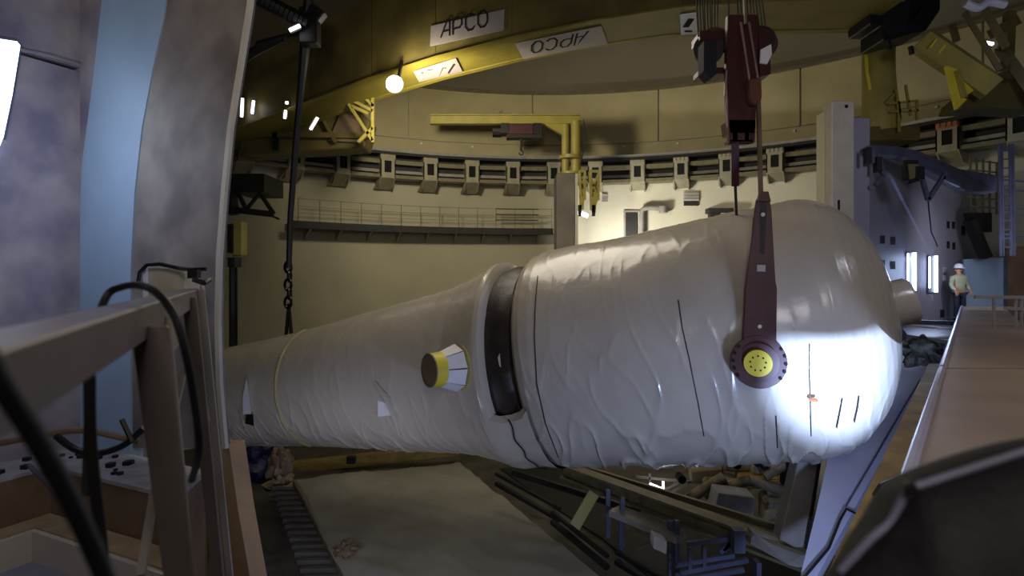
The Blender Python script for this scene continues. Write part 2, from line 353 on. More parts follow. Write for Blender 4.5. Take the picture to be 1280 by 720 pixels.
# fittings on the lit wall
def wallY(px, r=RW-0.6):
    k = (px-640)/F; a = k*k+1; b = -2*(k*CX+CY); c = CX*CX+CY*CY-r*r
    return (-b+math.sqrt(b*b-4*a*c))/(2*a)
def wp(px, py, off=0.0): return P(px, py, wallY(px)-off)
def wall_patch(px0, py0, px1, py1, off, th):
    a = wp(px0, py0, off); b = wp(px1, py0, off); c = Vector((b.x, b.y, wp(px1, py1, off).z)); d = Vector((a.x, a.y, wp(px0, py1, off).z))
    mb = MB(); mb.prism([a, b, c, d], (0, th, 0)); return mb
d1 = thing('door_1', None, None, wp(789, 297), kind='structure')
part('door_leaf', wall_patch(782, 266, 797, 300, 0.03, 0.06), M['dark'], d1)
part('door_frame', MB().add(*(lambda m: (m.v, m.f))(wall_patch(780, 264, 782, 300, 0.08, 0.1))), M['greyst'], d1)
part('door_lintel', wall_patch(780, 263, 799, 265, 0.08, 0.1), M['greyst'], d1)
pipe = thing('wall_pipe', 'grey pipe bent over to the right of the dark doorway', 'pipe', wp(802, 300))
mb = MB(); mb.tube([wp(802, 305, .3), wp(802, 268, .3), wp(803, 262, .3), wp(808, 260, .3), wp(828, 260, .3)], 0.13, 10); part('run', mb, M['greyst'], pipe, smooth=True)
mb = MB(); mb.cyl(wp(829, 266, .3), wp(829, 258, .3), 0.22, 10); part('cap', mb, M['greyst'], pipe, smooth=True)
gr = thing('vent_grille', 'small louvred vent high on the lit wall left of the lifting ropes', 'vent', wp(863, 258))
part('frame', wall_patch(854, 239, 874, 251, 0.03, 0.05), M['edge'], gr)
part('opening', wall_patch(855, 251, 873, 257, 0.03, 0.05), M['dark'], gr)
for k in range(3): part('louvre', wall_patch(855, 240.5+3.6*k, 873, 242+3.6*k, 0.1, 0.06), M['greyst'], gr)
jb = thing('junction_plate', 'small grey plate on the wall beside the wider yellow frame', 'plate', wp(757, 252))
part('plate', wall_patch(753, 242, 760, 252, 0.08, 0.1), M['greyst'], jb); part('rim', wall_patch(753.5, 243, 759.5, 244, 0.12, 0.05), M['edge'], jb)
bk = thing('wall_shelf_bracket', 'dark green angled bracket just left of the lifting link', 'bracket', wp(900, 275))
part('plate', wall_patch(886, 260, 917, 266, 0.5, 0.5), M['dark'], bk); part('leg', wall_patch(888, 266, 900, 274, 0.4, 0.35), M['dark'], bk)
part('flange', wall_patch(902, 262, 916, 268, 0.45, 0.35), M['edge'], bk)

# ------------------------------------------------------------------ the wrapped vessel
A0 = Vector((-7.94, 15.9, -3.41)); AV = Vector((13.35, -5.37, 2.42)); AL = AV.length; AU = AV/AL
AN = Vector((-AU.y, AU.x, 0)).normalized(); AN = -AN if AN.y > 0 else AN      # horizontal, towards the camera
AUP = AN.cross(AU); AUP = AUP if AUP.z > 0 else -AUP
def ax(s, r=0.0, ph=0.0):
    """point at fraction s along the axis, radius r, angle ph (0 = towards the camera, 90 = up)"""
    return A0+AV*s+Vector((0, 0, 1.9*max(0, s-0.98)))+AN*(r*math.cos(R(ph)))+AUP*(r*math.sin(R(ph)))
ves = thing('wrapped_steam_generator', 'huge slung steel vessel wrapped in white plastic sheeting, tilted across the hall', 'vessel', A0+AV*0.5-Vector((0, 0, 2.3)))
def rnoise(v, seed): return noise.noise(Vector((v[0]+seed, v[1], v[2])))
def wrapdisp(t, ph, amp):
    """folds that hang round the girth of the vessel: sharp creases, mostly across the axis"""
    p = R(ph); c, s_ = math.cos(p)*2.2, math.sin(p)*2.2
    tt = t+0.35*rnoise((t*0.5, c*0.4, s_*0.4), 3)
    a = rnoise((tt*0.9, c*0.35, s_*0.35), 11)
    b = 1-abs(rnoise((tt*1.3+0.3*s_, c*0.5, s_*0.5), 27))*2
    e = 1-abs(rnoise((tt*2.6-0.6*c, c*0.8+tt, s_*0.8), 51))*2
    low = max(0, -math.sin(p)+0.35)           # slack gathers low on the flank
    patch = 0.35+0.9*max(0, rnoise((t*0.35, c*0.5, s_*0.5), 77)+0.2)
    amp *= 1-0.65*min(1, max(0, (t/AL-0.97)/0.04))
    return amp*(0.05*a+patch*(0.055*min(1, .25+low)*max(b, 0)**6+(0.016+0.075*low)*max(e, 0)**7))
def wrap(s0, s1, prof, nt, nph, amp):
    mb = MB(); vs = []; fs = []
    ss = [p[0] for p in prof]; rs = [p[1] for p in prof]
    for i in range(nt+1):
        s = s0+(s1-s0)*i/nt; r = float(np.interp(s, ss, rs)); 
        for k in range(nph):
            ph = 360*k/nph; edge = min(1, min(i, nt-i)/4)
            vs.append(ax(s, r+wrapdisp(s*AL, ph, amp), ph))
    for i in range(nt):
        for k in range(nph): k2 = (k+1) % nph; fs.append((i*nph+k, i*nph+k2, (i+1)*nph+k2, (i+1)*nph+k))
    mb.add(vs, fs); return mb
lower = [(-0.09, 0.9), (-0.07, 1.25), (-0.04, 1.36), (0.0, 1.38), (0.12, 1.43), (0.27, 1.58), (0.355, 1.70), (0.43, 1.79), (0.475, 1.85), (0.515, 1.91), (0.55, 2.01), (0.58, 2.14), (0.605, 2.27), (0.613, 2.27), (0.616, 2.14), (0.618, 1.9)]
upper = [(0.655, 1.9), (0.657, 2.10), (0.663, 2.22), (0.672, 2.29), (0.685, 2.32), (0.75, 2.33), (0.88, 2.36), (0.96, 2.38), (1.0, 2.36)]
for i in range(1, 15):
    t = PI/2*i/14; upper.append((1.0+0.10*math.sin(t), max(0.02, 2.36*math.cos(t)**0.85)))
part('lower_wrap', wrap(-0.09, 0.618, lower, 380, 200, 0.35), M['wrap'], ves, smooth=True, label='white sheeting over the narrow lower shell')
part('upper_wrap', wrap(0.655, 1.10, upper, 380, 220, 0.85), M['wrap'], ves, smooth=True, label='white creased sheeting over the wide upper drum')
mb = MB(); vs = []; fs = []
for i, (s, r) in enumerate(((0.60, 1.7), (0.615, 2.06), (0.634, 2.12), (0.652, 2.06), (0.67, 1.7))):
    for k in range(96): ph = 3.75*k; vs.append(ax(s, r+0.02*rnoise((k*0.5, i, 0), 5), ph))
for i in range(4):
    for k in range(96): fs.append((i*96+k, i*96+(k+1) % 96, (i+1)*96+(k+1) % 96, (i+1)*96+k))
mb.add(vs, fs); part('exposed_band', mb, mat('bare_dark_band', (46, 36, 32), 0.45, var=0.35, scale=1.5, bump=0.2), ves, smooth=True, label='bare dark brown metal band between the two wraps')
mb = MB(); mb.prism([ax(0.638, 2.145, 9), ax(0.641, 2.145, 11), ax(0.641, 2.145, 4), ax(0.639, 2.145, 5)], AN*0.01); part('tape_scrap', mb, M['edge'], ves)
# seams: thin taped lines round the girth
def rayhit(px, py, rr):
    """nearest point on the vessel of radius rr along a pixel ray"""
    d = Vector(((px-640)/F, 1, (345-py)/F)); o = -A0
    du = d-AU*d.dot(AU); ou = o-AU*o.dot(AU)
    a = du.dot(du); b = 2*du.dot(ou); c = ou.dot(ou)-rr*rr
    t = (-b-math.sqrt(max(0, b*b-4*a*c)))/(2*a); return d*t
def onskin(px, py):
    r = 2.3
    for _ in range(6):
        h = rayhit(px, py, r); s_ = (h-A0).dot(AU)/AL; c_ = h-(A0+AU*s_*AL); ph = math.degrees(math.atan2(c_.dot(AUP), c_.dot(AN)))
        prf = upper if s_ > 0.635 else lower
        r = float(np.interp(s_, [p[0] for p in prf], [p[1] for p in prf]))+wrapdisp(s_*AL, ph, 0.85 if s_ > 0.635 else 0.35)
    return h-h.normalized()*0.012
for line in ([(848, 375), (853, 410), (862, 450), (872, 500), (880, 545)], [(1045, 318), (1050, 335), (1055, 350), (1062, 378), (1068, 402)], [(1012, 430), (1012, 470), (1013, 500), (1014, 545)], [(1053, 498), (1050, 515), (1046, 535)], [(1074, 495), (1072, 510), (1068, 528)], [(672, 345), (669, 380), (668, 420), (671, 480), (682, 530), (698, 572)], [(970, 520), (972, 560)], [(1012, 258), (1018, 270), (1022, 280)]):
    mb = MB(); pts = []
    for (x0, y0), (x1, y1) in zip(line, line[1:]):
        for k in range(8): pts.append(onskin(x0+(x1-x0)*k/8, y0+(y1-y0)*k/8))
    pts.append(onskin(*line[-1]))
    mb.tube(pts, 0.009, 5); part('seam', mb, M['dark'], ves)
mb = MB(); pts = [ax(0.218, 1.525+wrapdisp(0.218*AL, ph, .35)-0.02, ph) for ph in range(80, -70, -5)]
mb.tube(pts, 0.055, 6); part('strap', mb, mat('yellowed_strap', (168, 156, 110), 0.5), ves, smooth=True, label='yellowed strap round the lower shell')
# steam outlet nozzle at the dome
mb = MB(); mb.tube([ax(1.06), ax(1.12), ax(1.124)], [0.42, 0.41, 0.37], 24); part('steam_nozzle', mb, M['wrap'], ves, smooth=True)
# side nozzle with yellow collar
npos = onskin(566, 460); foot = A0+AU*((npos-A0).dot(AU)); nd = (npos-foot).normalized(); nd = (nd-AU*0.62).normalized()
mb = MB(); mb.tube([npos-nd*0.45, npos-nd*0.10, npos-nd*0.07], [0.50, 0.49, 0.44], 28); part('nozzle_base', mb, mat('pale_yellow_ring', (190, 184, 110), 0.5), ves, smooth=True)
for k in range(8):
    e1_ = nd.orthogonal().normalized(); e2_ = nd.cross(e1_); t0, t1 = 2*PI*(k+.04)/8, 2*PI*(k+.96)/8
    def rim(t, r, d): return npos+nd*d+(e1_*math.cos(t)+e2_*math.sin(t))*r
    mb = MB(); mb.add([rim(t0, .465, -.06), rim(t1, .465, -.06), rim(t1, .33, .30), rim(t0, .33, .30), rim(t0, .42, 0), rim(t1, .42, 0), rim(t1, .30, .30), rim(t0, .30, .30)], [(0,1,2,3),(7,6,5,4),(0,4,5,1),(1,5,6,2),(2,6,7,3),(3,7,4,0)])
    part('cover_panel', mb, M['cover'], ves)
mb = MB(); mb.tube([npos-nd*.1, npos+nd*0.30], [0.42, 0.30], 24); part('nozzle_neck', mb, M['olivest'], ves, smooth=True)
mb = MB(); mb.tube([npos+nd*0.27, npos+nd*0.50], [0.335, 0.315], 28); part('nozzle_collar', mb, M['yellow_bright'], ves, smooth=True, label='yellow taped collar')
mb = MB(); mb.tube([npos+nd*0.49, npos+nd*0.515], [0.29, 0.28], 28); mb.disc_ring(npos+nd*0.495, nd, 0.285, 0.322, 0.03, 28); part('nozzle_cap', mb, M['bore'], ves, smooth=True)
# sheet lapping over the lower part of the bare band
vs = []; fs = []; cc = [(0.600, 2.262), (0.612, 2.29), (0.625, 2.27), (0.640, 2.26), (0.655, 2.30), (0.668, 2.31)]
for j in range(61):
    ph = -21-2.1*j
    for i, (s_, r_) in enumerate(cc):
        lift = 0 if j else -0.12
        vs.append(ax(s_+(0.004*math.sin(j*.9) if 0 < i < 5 else 0), r_+0.02*rnoise((j*.3, i*.7, 0), 8)+lift, ph+(6 if i in (0, 5) else (2 if i in (1, 4) else 0))*(1 if j < 2 else 0)))
for j in range(60):
    for i in range(5): a = j*6+i; fs.append((a, a+1, a+7, a+6))
part('lapped_sheet', MB().add(vs, fs), M['wrap'], ves, smooth=True)
mb = MB(); mb.tube([ax(.640+.002*math.sin(k), 2.29, -21-2.6*k) for k in range(24)], .014, 5); part('seam', mb, M['dark'], ves)
# small tags and a taped patch
pt = onskin(482, 520); mb = MB(); u = AU; v = Vector((0, 0, 1)); n_ = -pt.normalized()*0.07
mb.prism([pt-u*0.2+n_, pt+u*0.15+n_, pt+u*0.15+v*0.42+n_, pt-u*0.2+v*0.5+n_], n_*0.3); part('paper_tag', mb, M['cover'], ves)
fa = [onskin(x, y)-onskin(x, y).normalized()*.03 for x, y in ((468, 478), (484, 498), (494, 520), (500, 545))]; mb = MB(); mb.tube(fa, [.02, .07, .08, .03], 6); part('loose_flap', mb, M['wrap'], ves, smooth=True)
pt = onskin(308, 518); n_ = -pt.normalized()*0.09
mb = MB(); mb.prism([pt-u*0.12+n_, pt+u*0.16+n_, pt+u*0.08+v*0.5+n_, pt+v*0.9+n_, pt-u*0.12+v*0.45+n_], n_*0.4); part('taped_tag', mb, M['cover'], ves)
mb = MB(); mb.prism([pt-u*0.05-v*0.22+n_, pt+u*0.25-v*0.30+n_, pt+u*0.22-v*0.02+n_, pt+n_], n_*0.6); part('valve', mb, M['dark'], ves)
pt = onskin(1012, 495); nn = (pt-(A0+AU*((pt-A0).dot(AU)))).normalized()
mb = MB(); mb.tube([pt-nn*0.08, pt+nn*0.10, pt+nn*0.14+AU*0.08], [0.035, 0.03, 0.028], 8); part('drain_stub', mb, M['orange'], ves, smooth=True)

# trunnions: near one visible
tc = rayhit(947, 452, 2.42); tf = A0+AU*((tc-A0).dot(AU))
tb = Vector(tc); 
mb = MB(); mb.tube([tb-AN*0.5, tb+AN*0.14], [0.30, 0.30], 28); part('trunnion', mb, M['maroon'], ves, smooth=True)
mb = MB(); mb.tube([tb+AN*0.14, tb+AN*0.20], [0.205, 0.20], 32); part('trunnion_plate', mb, M['yellow_bright'], ves, smooth=True, label='round yellow end plate with a ring of bolt holes')
e1 = AU; e2 = AN.cross(AU)
mb = MB()
for k in range(9):
    t = 2*PI*k/9; c = tb+AN*0.198+(e1*math.cos(t)+e2*math.sin(t))*0.11; mb.cyl(c, c+AN*0.008, 0.014, 8)
part('bolt_holes', mb, M['ink'], ves)

# ------------------------------------------------------------------ lifting tackle
top = P(953, 250, tb.y+0.15)
lk = thing('lifting_link', 'long maroon lifting link whose round eye grips the yellow-plated trunnion', 'lifting link', tb-Vector((0, 0, 0.45)))
mb = MB(); z_ = (top-tb).normalized(); sx = Vector((1, 0, 0))*0.94+Vector((0, -0.2, 0)); sx = (sx-z_*sx.dot(z_)).normalized(); ny = z_.cross(sx).normalized(); ny = ny if ny.y < 0 else -ny
Lk = (top-tb).length
def lp(a, b): return tb+sx*a+z_*b+ny*0.0
outl = [(-0.24, 0.25), (-0.225, Lk*0.45), (-0.215, Lk*0.5), (-0.125, Lk*0.93), (-0.10, Lk), (0.08, Lk), (0.115, Lk*0.93), (0.20, Lk*0.5), (0.225, Lk*0.45), (0.24, 0.25)]
mb.prism([lp(*q) for q in outl], ny*0.10)
part('link_plate', mb, M['maroon'], lk, bevel=0.01)
mb = MB(); mb.disc_ring(tb-ny*0.02, ny, 0.21, 0.40, 0.13, 40); part('eye', mb, M['maroon'], lk, smooth=True)
for k in range(20):
    t = 2*PI*k/20
    if abs(math.cos(t)) < 0.62: continue
    c = tb+(sx*math.cos(t)+z_*math.sin(t))*0.372+ny*0.105; mb = MB(); mb.cyl(c, c+ny*0.03, 0.026, 8); part('rim_bolt', mb, M['ink'], lk)
mb = MB(); mb.prism([lp(-0.035, Lk*0.66), lp(-0.06, Lk*0.98), lp(0.05, Lk*0.98), lp(0.03, Lk*0.66)], ny*0.104); part('slot', mb, M['dark'], lk)
mb = MB(); mb.prism([lp(-0.07, Lk*0.55), lp(0.05, Lk*0.55), lp(0.05, Lk*0.59), lp(-0.07, Lk*0.59)], ny*0.112); part('name_plate', mb, M['sign'], lk)
for b in (Lk*0.90, Lk*0.215):
    mb = MB(); c = lp(-0.01, b)+ny*0.1; mb.cyl(c, c+ny*0.03, 0.03, 10); part('pin', mb, M['edge'], lk)
mb = MB(); mb.prism([lp(-0.10, Lk*0.98), lp(-0.06, Lk*1.04), lp(0.05, Lk*1.04), lp(0.09, Lk*0.98)], ny*0.16); part('cross_pin', mb, M['maroon'], lk)

BY = tb.y+0.5
def bpz(px, py, y=None): return P(px, py, y or BY)
blk = thing('hook_block', 'large dark maroon crane hook block with exposed sheaves above the vessel', 'hook block', bpz(925, 185))
mb = MB()
mb.prism([bpz(910, 18), bpz(948, 18), bpz(948, 60), bpz(944, 178), bpz(912, 178), bpz(908, 90)], (0, 0.12, 0)); part('side_plate', mb, M['maroon'], blk, bevel=0.01)
mb = MB(); mb.prism([bpz(910, 18, BY+0.5), bpz(948, 18, BY+0.5), bpz(944, 150, BY+0.5), bpz(912, 150, BY+0.5)], (0, 0.12, 0)); part('side_plate', mb, M['maroon'], blk, bevel=0.01)
for k, (cx_, cy_, yy) in enumerate(((886, 60, BY+0.35), (893, 52, BY+0.5), (886, 62, BY+0.65), (949, 50, BY+0.35), (953, 55, BY+0.5), (951, 50, BY+0.65))):
    mb = MB(); c = bpz(cx_, cy_, yy); mb.disc_ring(c, (0.25, 1, 0), 0.08, 0.25, 0.07, 24); mb.cyl(c-Vector((0, 0.03, 0)), c+Vector((0, 0.12, 0)), 0.09, 12); part('sheave', mb, M['maroon'] if k % 3 else M['dark'], blk, smooth=True)
mb = MB(); mb.box(tuple(bpz(875, 50, BY+0.3)), tuple(bpz(908, 38, BY+0.3)+Vector((0, 0.45, 0)))); mb.box(tuple(bpz(876, 92, BY+0.3)), tuple(bpz(906, 84, BY+0.3)+Vector((0, 0.4, 0)))); part('frame', mb, M['maroon'], blk, bevel=0.01)
mb = MB(); mb.prism([bpz(880, 50), bpz(896, 50), bpz(896, 92), bpz(888, 97), bpz(880, 88)], (0, 0.3, 0)); part('motor', mb, mat('dark_blue_black', (18, 20, 36), 0.85), blk, bevel=0.01)
mb = MB(); mb.prism([bpz(948, 34), bpz(962, 38), bpz(964, 92), bpz(950, 96)], (0, 0.35, 0)); part('cheek', mb, M['maroon'], blk, bevel=0.01)
mb = MB(); mb.prism([bpz(951, 62, BY-0.03), bpz(964, 55, BY-0.03), bpz(965, 68, BY-0.03), bpz(959, 80, BY-0.03), bpz(950, 79, BY-0.03)], (0, 0.03, 0)); part('white_guard', mb, M['cover'], blk, label='white painted guard plate')
for xa, xb in ((926, 937), (936, 948)):
    mb = MB(); mb.tube([bpz(xa, 28, BY-0.08), bpz(xb, 102, BY-0.12)], 0.022, 8); part('tie_rod', mb, mat('pinkish_steel', (150, 122, 124), 0.35, metal=0.4), blk, smooth=True)
mb = MB(); mb.prism([bpz(937, 98, BY-0.16), bpz(952, 96, BY-0.16), bpz(953, 122, BY-0.16), bpz(947, 131, BY-0.16), bpz(940, 129, BY-0.16), bpz(936, 118, BY-0.16)], (0, 0.14, 0)); part('socket', mb, mat('brownish_maroon', (110, 66, 58), 0.4), blk, bevel=0.02)
mb = MB(); mb.prism([bpz(911, 150), bpz(945, 150), bpz(943, 166), bpz(913, 166)], (0, 0.35, 0)); mb.box(tuple(bpz(916, 175)), tuple(bpz(922, 165)+Vector((0, 0.1, 0)))); mb.box(tuple(bpz(931, 175)), tuple(bpz(936, 165)+Vector((0, 0.1, 0)))); mb.box(tuple(bpz(911, 178)), tuple(bpz(941, 175)+Vector((0, 0.2, 0)))); part('swivel', mb, M['maroon'], blk)
mb = MB(); mb.tube([bpz(908, 88, BY-0.05), bpz(906, 120, BY-0.05), bpz(909, 160, BY-0.05)], 0.02, 6); part('side_rod', mb, mat('pinkish_steel', (1,1,1)), blk)
for i, (a, b) in enumerate(((949, 120), )):
    mb = MB(); mb.beam(bpz(948, 125, BY-0.1), top+Vector((0.0, 0.05, -0.05)), 0.06, 0.05); part('hanger_bar', mb, mat('hanger_bar_paint', (112, 92, 74), 0.4), blk)
rp = thing('rear_sling', 'thin dark sling dropping from the hook block behind the vessel', 'sling', bpz(921, 282, BY+1.2))
mb = MB(); mb.beam(bpz(919, 178, BY+0.05), bpz(919, 232, BY+0.5), 0.12, 0.05); part('strap', mb, M['maroon'], rp)
mb = MB(); mb.tube([bpz(919, 230, BY+0.5), bpz(921, 275, BY+1.2)], 0.025, 6); part('rope', mb, M['dark'], rp)
ropes = thing('hoisting_ropes', 'two fans of black steel hoisting ropes running up from the hook block', 'ropes', bpz(915, 45))
for k in range(9):
    xa = 868+3.6*k; mb = MB(); mb.tube([bpz(xa, -60, BY+0.3+0.05*k), bpz(873+2.8*k+(k % 3)*0.8, 46, BY+0.35+0.04*k)], 0.012, 5); part('rope', mb, M['rope'], ropes)
for k in range(9):
    xa = 921+3.4*k; mb = MB(); mb.tube([bpz(xa-4, -60, BY+0.2+0.05*k), bpz(925+4.2*k, 45, BY+0.35+0.04*k)], 0.012, 5); part('rope', mb, M['rope'], ropes)
mb = MB(); mb.tube([bpz(910, -60, BY+0.2), bpz(911, 20, BY+0.2)], 0.012, 5); part('rope', mb, M['rope'], ropes)
mb = MB(); mb.tube([bpz(928, -60, BY-0.15), bpz(932, 30, BY-0.15)], 0.025, 6); part('rope', mb, M['olivest'], ropes, label='thicker tan rope')

# ------------------------------------------------------------------ overhead crane
st = [(-11.6, 5.1, 7.3), (-9.6, 5.45, 7.85), (-7, 6.05, 8.6), (-4.7, 6.6, 9.3), (-2.46, 7.0, 10.0), (0, 7.30, 10.4), (2.4, 7.47, 10.6), (4.8, 7.52, 10.7), (7.0, 7.32, 10.6), (9.9, 6.98, 10.4)]
def gy(x): return 17.3-0.317*x
cr = thing('overhead_crane', 'huge yellow arched crane girder with white lettered signs spanning the top', 'crane', (-1, 17.5, 5.1))
W = 1.7
mb = MB(); vs = []; fs = []
for x, zb, zt in st:
    y = gy(x); vs += [(x, y, zb), (x, y+W, zb), (x, y+W, zt), (x, y, zt)]
for i in range(len(st)-1):
    for q in (0, 2): fs.append((i*4+(q+1 if q == 0 else 1), i*4+(2 if q == 0 else 2), (i+1)*4+2, (i+1)*4+1)) if q == 0 else fs.append((i*4+2, i*4+3, (i+1)*4+3, (i+1)*4+2))
    fs.append((i*4, i*4+1, (i+1)*4+1, (i+1)*4)); fs.append((i*4, i*4+3, (i+1)*4+3, (i+1)*4))
fs.append((0, 1, 2, 3)); n = (len(st)-1)*4; fs.append((n, n+1, n+2, n+3))
mb.add(vs, fs); g = part('girder', mb, M['girder'], cr)
# near flank plates, the unlit side put into a darker colour
for i in range(len(st)-1):
    x0, b0, t0 = st[i]; x1, b1, t1 = st[i+1]
    mb = MB(); mb.prism([(x0+0.01, gy(x0)-0.05, b0+0.03), (x1-0.01, gy(x1)-0.05, b1+0.03), (x1-0.01, gy(x1)-0.05, t1), (x0+0.01, gy(x0)-0.05, t0)], (0, 0.045, 0)); part('unlit_flank', mb, M['olive'], cr)
mb = MB()
for i in range(len(st)-1):
    x0, b0, _ = st[i]; x1, b1, _ = st[i+1]; mb.beam((x0, gy(x0)-0.08, b0), (x1, gy(x1)-0.08, b1), 0.22, 0.05); mb.beam((x0, gy(x0)+W+0.05, b0), (x1, gy(x1)+W+0.05, b1), 0.22, 0.05)
part('bottom_flange', mb, M['girder'], cr)
def zb_at(x): return float(np.interp(x, [q[0] for q in st], [q[1] for q in st]))
# lettering as stroke outlines
GL = {'A': [[(0, 0), (0.55, 1), (0.75, 1), (0.75, 0)], [(0.28, 0.32), (0.75, 0.32)]],
      'P': [[(0, 0), (0, 0.72), (0.2, 1), (0.55, 1), (0.75, 0.82), (0.75, 0.5), (0.55, 0.32), (0.12, 0.32)]],
      'C': [[(0.78, 0.85), (0.6, 1), (0.28, 1), (0.05, 0.75), (0.05, 0.25), (0.28, 0), (0.6, 0), (0.78, 0.15)]],
      'O': [[(0.3, 0), (0.06, 0.25), (0.06, 0.75), (0.3, 1), (0.6, 1), (0.84, 0.75), (0.84, 0.25), (0.6, 0), (0.3, 0)]]}
def strokes(mb, text, o, ux, uy, h, wst, nrm, wd=0.40, adv=0.415):
    cur = 0
    for ch in text:
        for pl_ in GL[ch]:
            for a, b in zip(pl_, pl_[1:]):
                A = o+ux*(cur+a[0]*wd)+uy*(a[1]*h); B = o+ux*(cur+b[0]*wd)+uy*(b[1]*h); d = (B-A).normalized()*wst*0.45
                mb.beam(A-d, B+d, wst, 0.012, nrm)
        cur += adv
gdir = Vector((1, -0.317, 0)).normalized()
def face_pt(px, py):
    """point on the near flank plane of the girder seen at that pixel"""
    k = (px-640)/F; Y = 17.22/(1+0.317*k); return P(px, py, Y)
a = face_pt(539, 58); b = face_pt(630, 36); u_ = (b-a).normalized(); v_ = Vector((0, 0, 1)); nf = Vector((-0.3, -0.95, 0)).normalized()
part('sign_board', MB().prism([face_pt(538, 58), face_pt(630, 38), face_pt(631, 12), face_pt(539, 33)], nf*0.03), M['sign'], cr)
mb = MB(); strokes(mb, 'APCO', face_pt(552, 47)+nf*0.045, u_, v_, 0.50, 0.05, nf)
part('lettering', mb, M['ink'], cr, label='black capitals APCO on the flank sign')
# sign on the underside, lettering facing away
def under_pt(px, f):
    """point on the underside at pixel column px, fraction f from the near edge"""
    x = 0
    for _ in range(30): x = (px-640)/F*(gy(x)+W*f)
    return Vector((x, gy(x)+W*f, zb_at(x)-0.03))
ua, ub = under_pt(648, 0.5), under_pt(758, 0.5)
part('sign_board', MB().prism([under_pt(654, 0.95), under_pt(760, 0.95), under_pt(752, 0.12), under_pt(644, 0.15)], (0, 0, -0.02)), M['sign'], cr)
o_ = under_pt(735, 0.22)+Vector((0, 0, -0.03)); u2 = (under_pt(668, .22)-under_pt(735, .22)).normalized(); v2 = Vector((0, 1, 0))
mb = MB(); strokes(mb, 'APCO', o_, u2, v2, 0.85, 0.06, Vector((0, 0, 1)), 0.44, 0.46); part('lettering', mb, M['ink'], cr, label='black capitals APCO reading upside down on the underside')
part('sign_board', MB().prism([under_pt(524, 0.80), under_pt(578, 0.85), under_pt(570, 0.15), under_pt(517, 0.2)], (0, 0, -0.02)), M['sign'], cr)
mb = MB()
for q in (((534, .3), (545, .35)), ((548, .75), (553, .4)), ((553, .4), (558, .45)), ((560, .75), (568, .35)), ((527, .35), (529, .35))):
    mb.beam(under_pt(*q[0])+Vector((0, 0, -.03)), under_pt(*q[1])+Vector((0, 0, -.03)), 0.07, 0.012)
part('lettering', mb, M['ink'], cr, label='worn black marks on the small sign')
part('sign_board', MB().prism([under_pt(851, 0.95), under_pt(872, 0.95), under_pt(870, 0.1), under_pt(850, 0.15)], (0, 0, -0.02)), M['cover'], cr, label='small white notice')
mb = MB(); q = under_pt(861, .45)+Vector((0, 0, -.03)); mb.box(tuple(q-Vector((0.09, 0.25, 0))), tuple(q+Vector((0.09, 0.3, 0.01)))); q = under_pt(861, .8)+Vector((0, 0, -.03)); mb.box(tuple(q-Vector((0.12, 0.05, 0))), tuple(q+Vector((0.12, 0.06, 0.01)))); part('notice_marks', mb, M['ink'], cr)
# lattice at the left end and the dark end carriage
mb = MB(); y = 20.5
for p, q in (((434, 122), (466, 139)), ((436, 130), (466, 176)), ((452, 118), (467, 133)), ((466, 118), (466, 178)), ((440, 133), (460, 142)), ((448, 178), (466, 160))):
    mb.beam(P(*p, y), P(*q, y), 0.11, 0.11)
part('lattice', mb, M['yellow'], cr)
ec = thing('end_carriage', 'dark olive crane end carriage cluttered with small white strip lamps at left', 'crane', P(390, 190, 21.5))
mb = MB(); mb.prism([P(296, 122, 22), P(440, 128, 22), P(462, 150, 22), P(455, 184, 22), P(300, 194, 22)], (0, 1.2, 0)); part('housing', mb, M['olive'], ec, bevel=0.05)
mb = MB(); mb.prism([P(425, 140, 21.8), P(450, 145, 21.8), P(452, 178, 21.8), P(410, 176, 21.8)], (0, 0.3, 0)); part('hatch', mb, M['brown'], ec, bevel=0.03)
mb = MB(); mb.box(tuple(P(340, 188, 21.6)), tuple(P(346, 110, 21.6)+Vector((0, 0.2, 0)))); mb.prism([P(335, 118, 21.5), P(344, 104, 21.5), P(352, 118, 21.5), P(344, 130, 21.5)], (0, 0.2, 0)); part('mast', mb, M['dark'], ec)
mb = MB(); mb.beam(P(296, 168, 21.7), P(462, 170, 21.7), 0.2, 0.2); mb.beam(P(296, 120, 21.7), P(460, 124, 21.7), 0.15, 0.15); mb.beam(P(390, 122, 21.7), P(420, 178, 21.7), 0.14, 0.14); part('stiffener', mb, M['olive'], ec)
lamps_ = (((303, 123), (302, 146), 'leftmost strip lamp, on the dark end carriage'), ((317, 126), (315, 142), 'thin strip lamp second from the grey column'), ((357, 138), (356, 148), 'short strip lamp just left of the black chain, lower one'), ((358.5, 127), (358.5, 130), 'tiny round lamp just left of the black chain, upper one'), ((397, 147), (388, 162), 'slanting strip lamp right of the black chain'), ((375, 32), (362, 38), 'strip lamp near the top beside the ringed cable'), ((1229, 53), (1241, 55), 'small violet-white lamp among the yellow framing at top right'))
for p, q, lab in lamps_:
    y = 21.0 if p[0] < 1000 else 15
    if p[1] < 60 and p[0] < 1000: y = 14.6
    elif p[0] < 1000: y = 17.3/(1+0.317*(p[0]-640)/F)-0.35
    t = thing('strip_lamp', lab, 'lamp', P(*q, y)); mb = MB(); mb.tube([P(*p, y), P(*q, y)], 0.045, 8); part('tube', mb, M['tube_w'], t)
    mb = MB(); mb.tube([P(*p, y+0.14), P(*q, y+0.14)], 0.09, 6); part('housing', mb, M['greyst'], t)
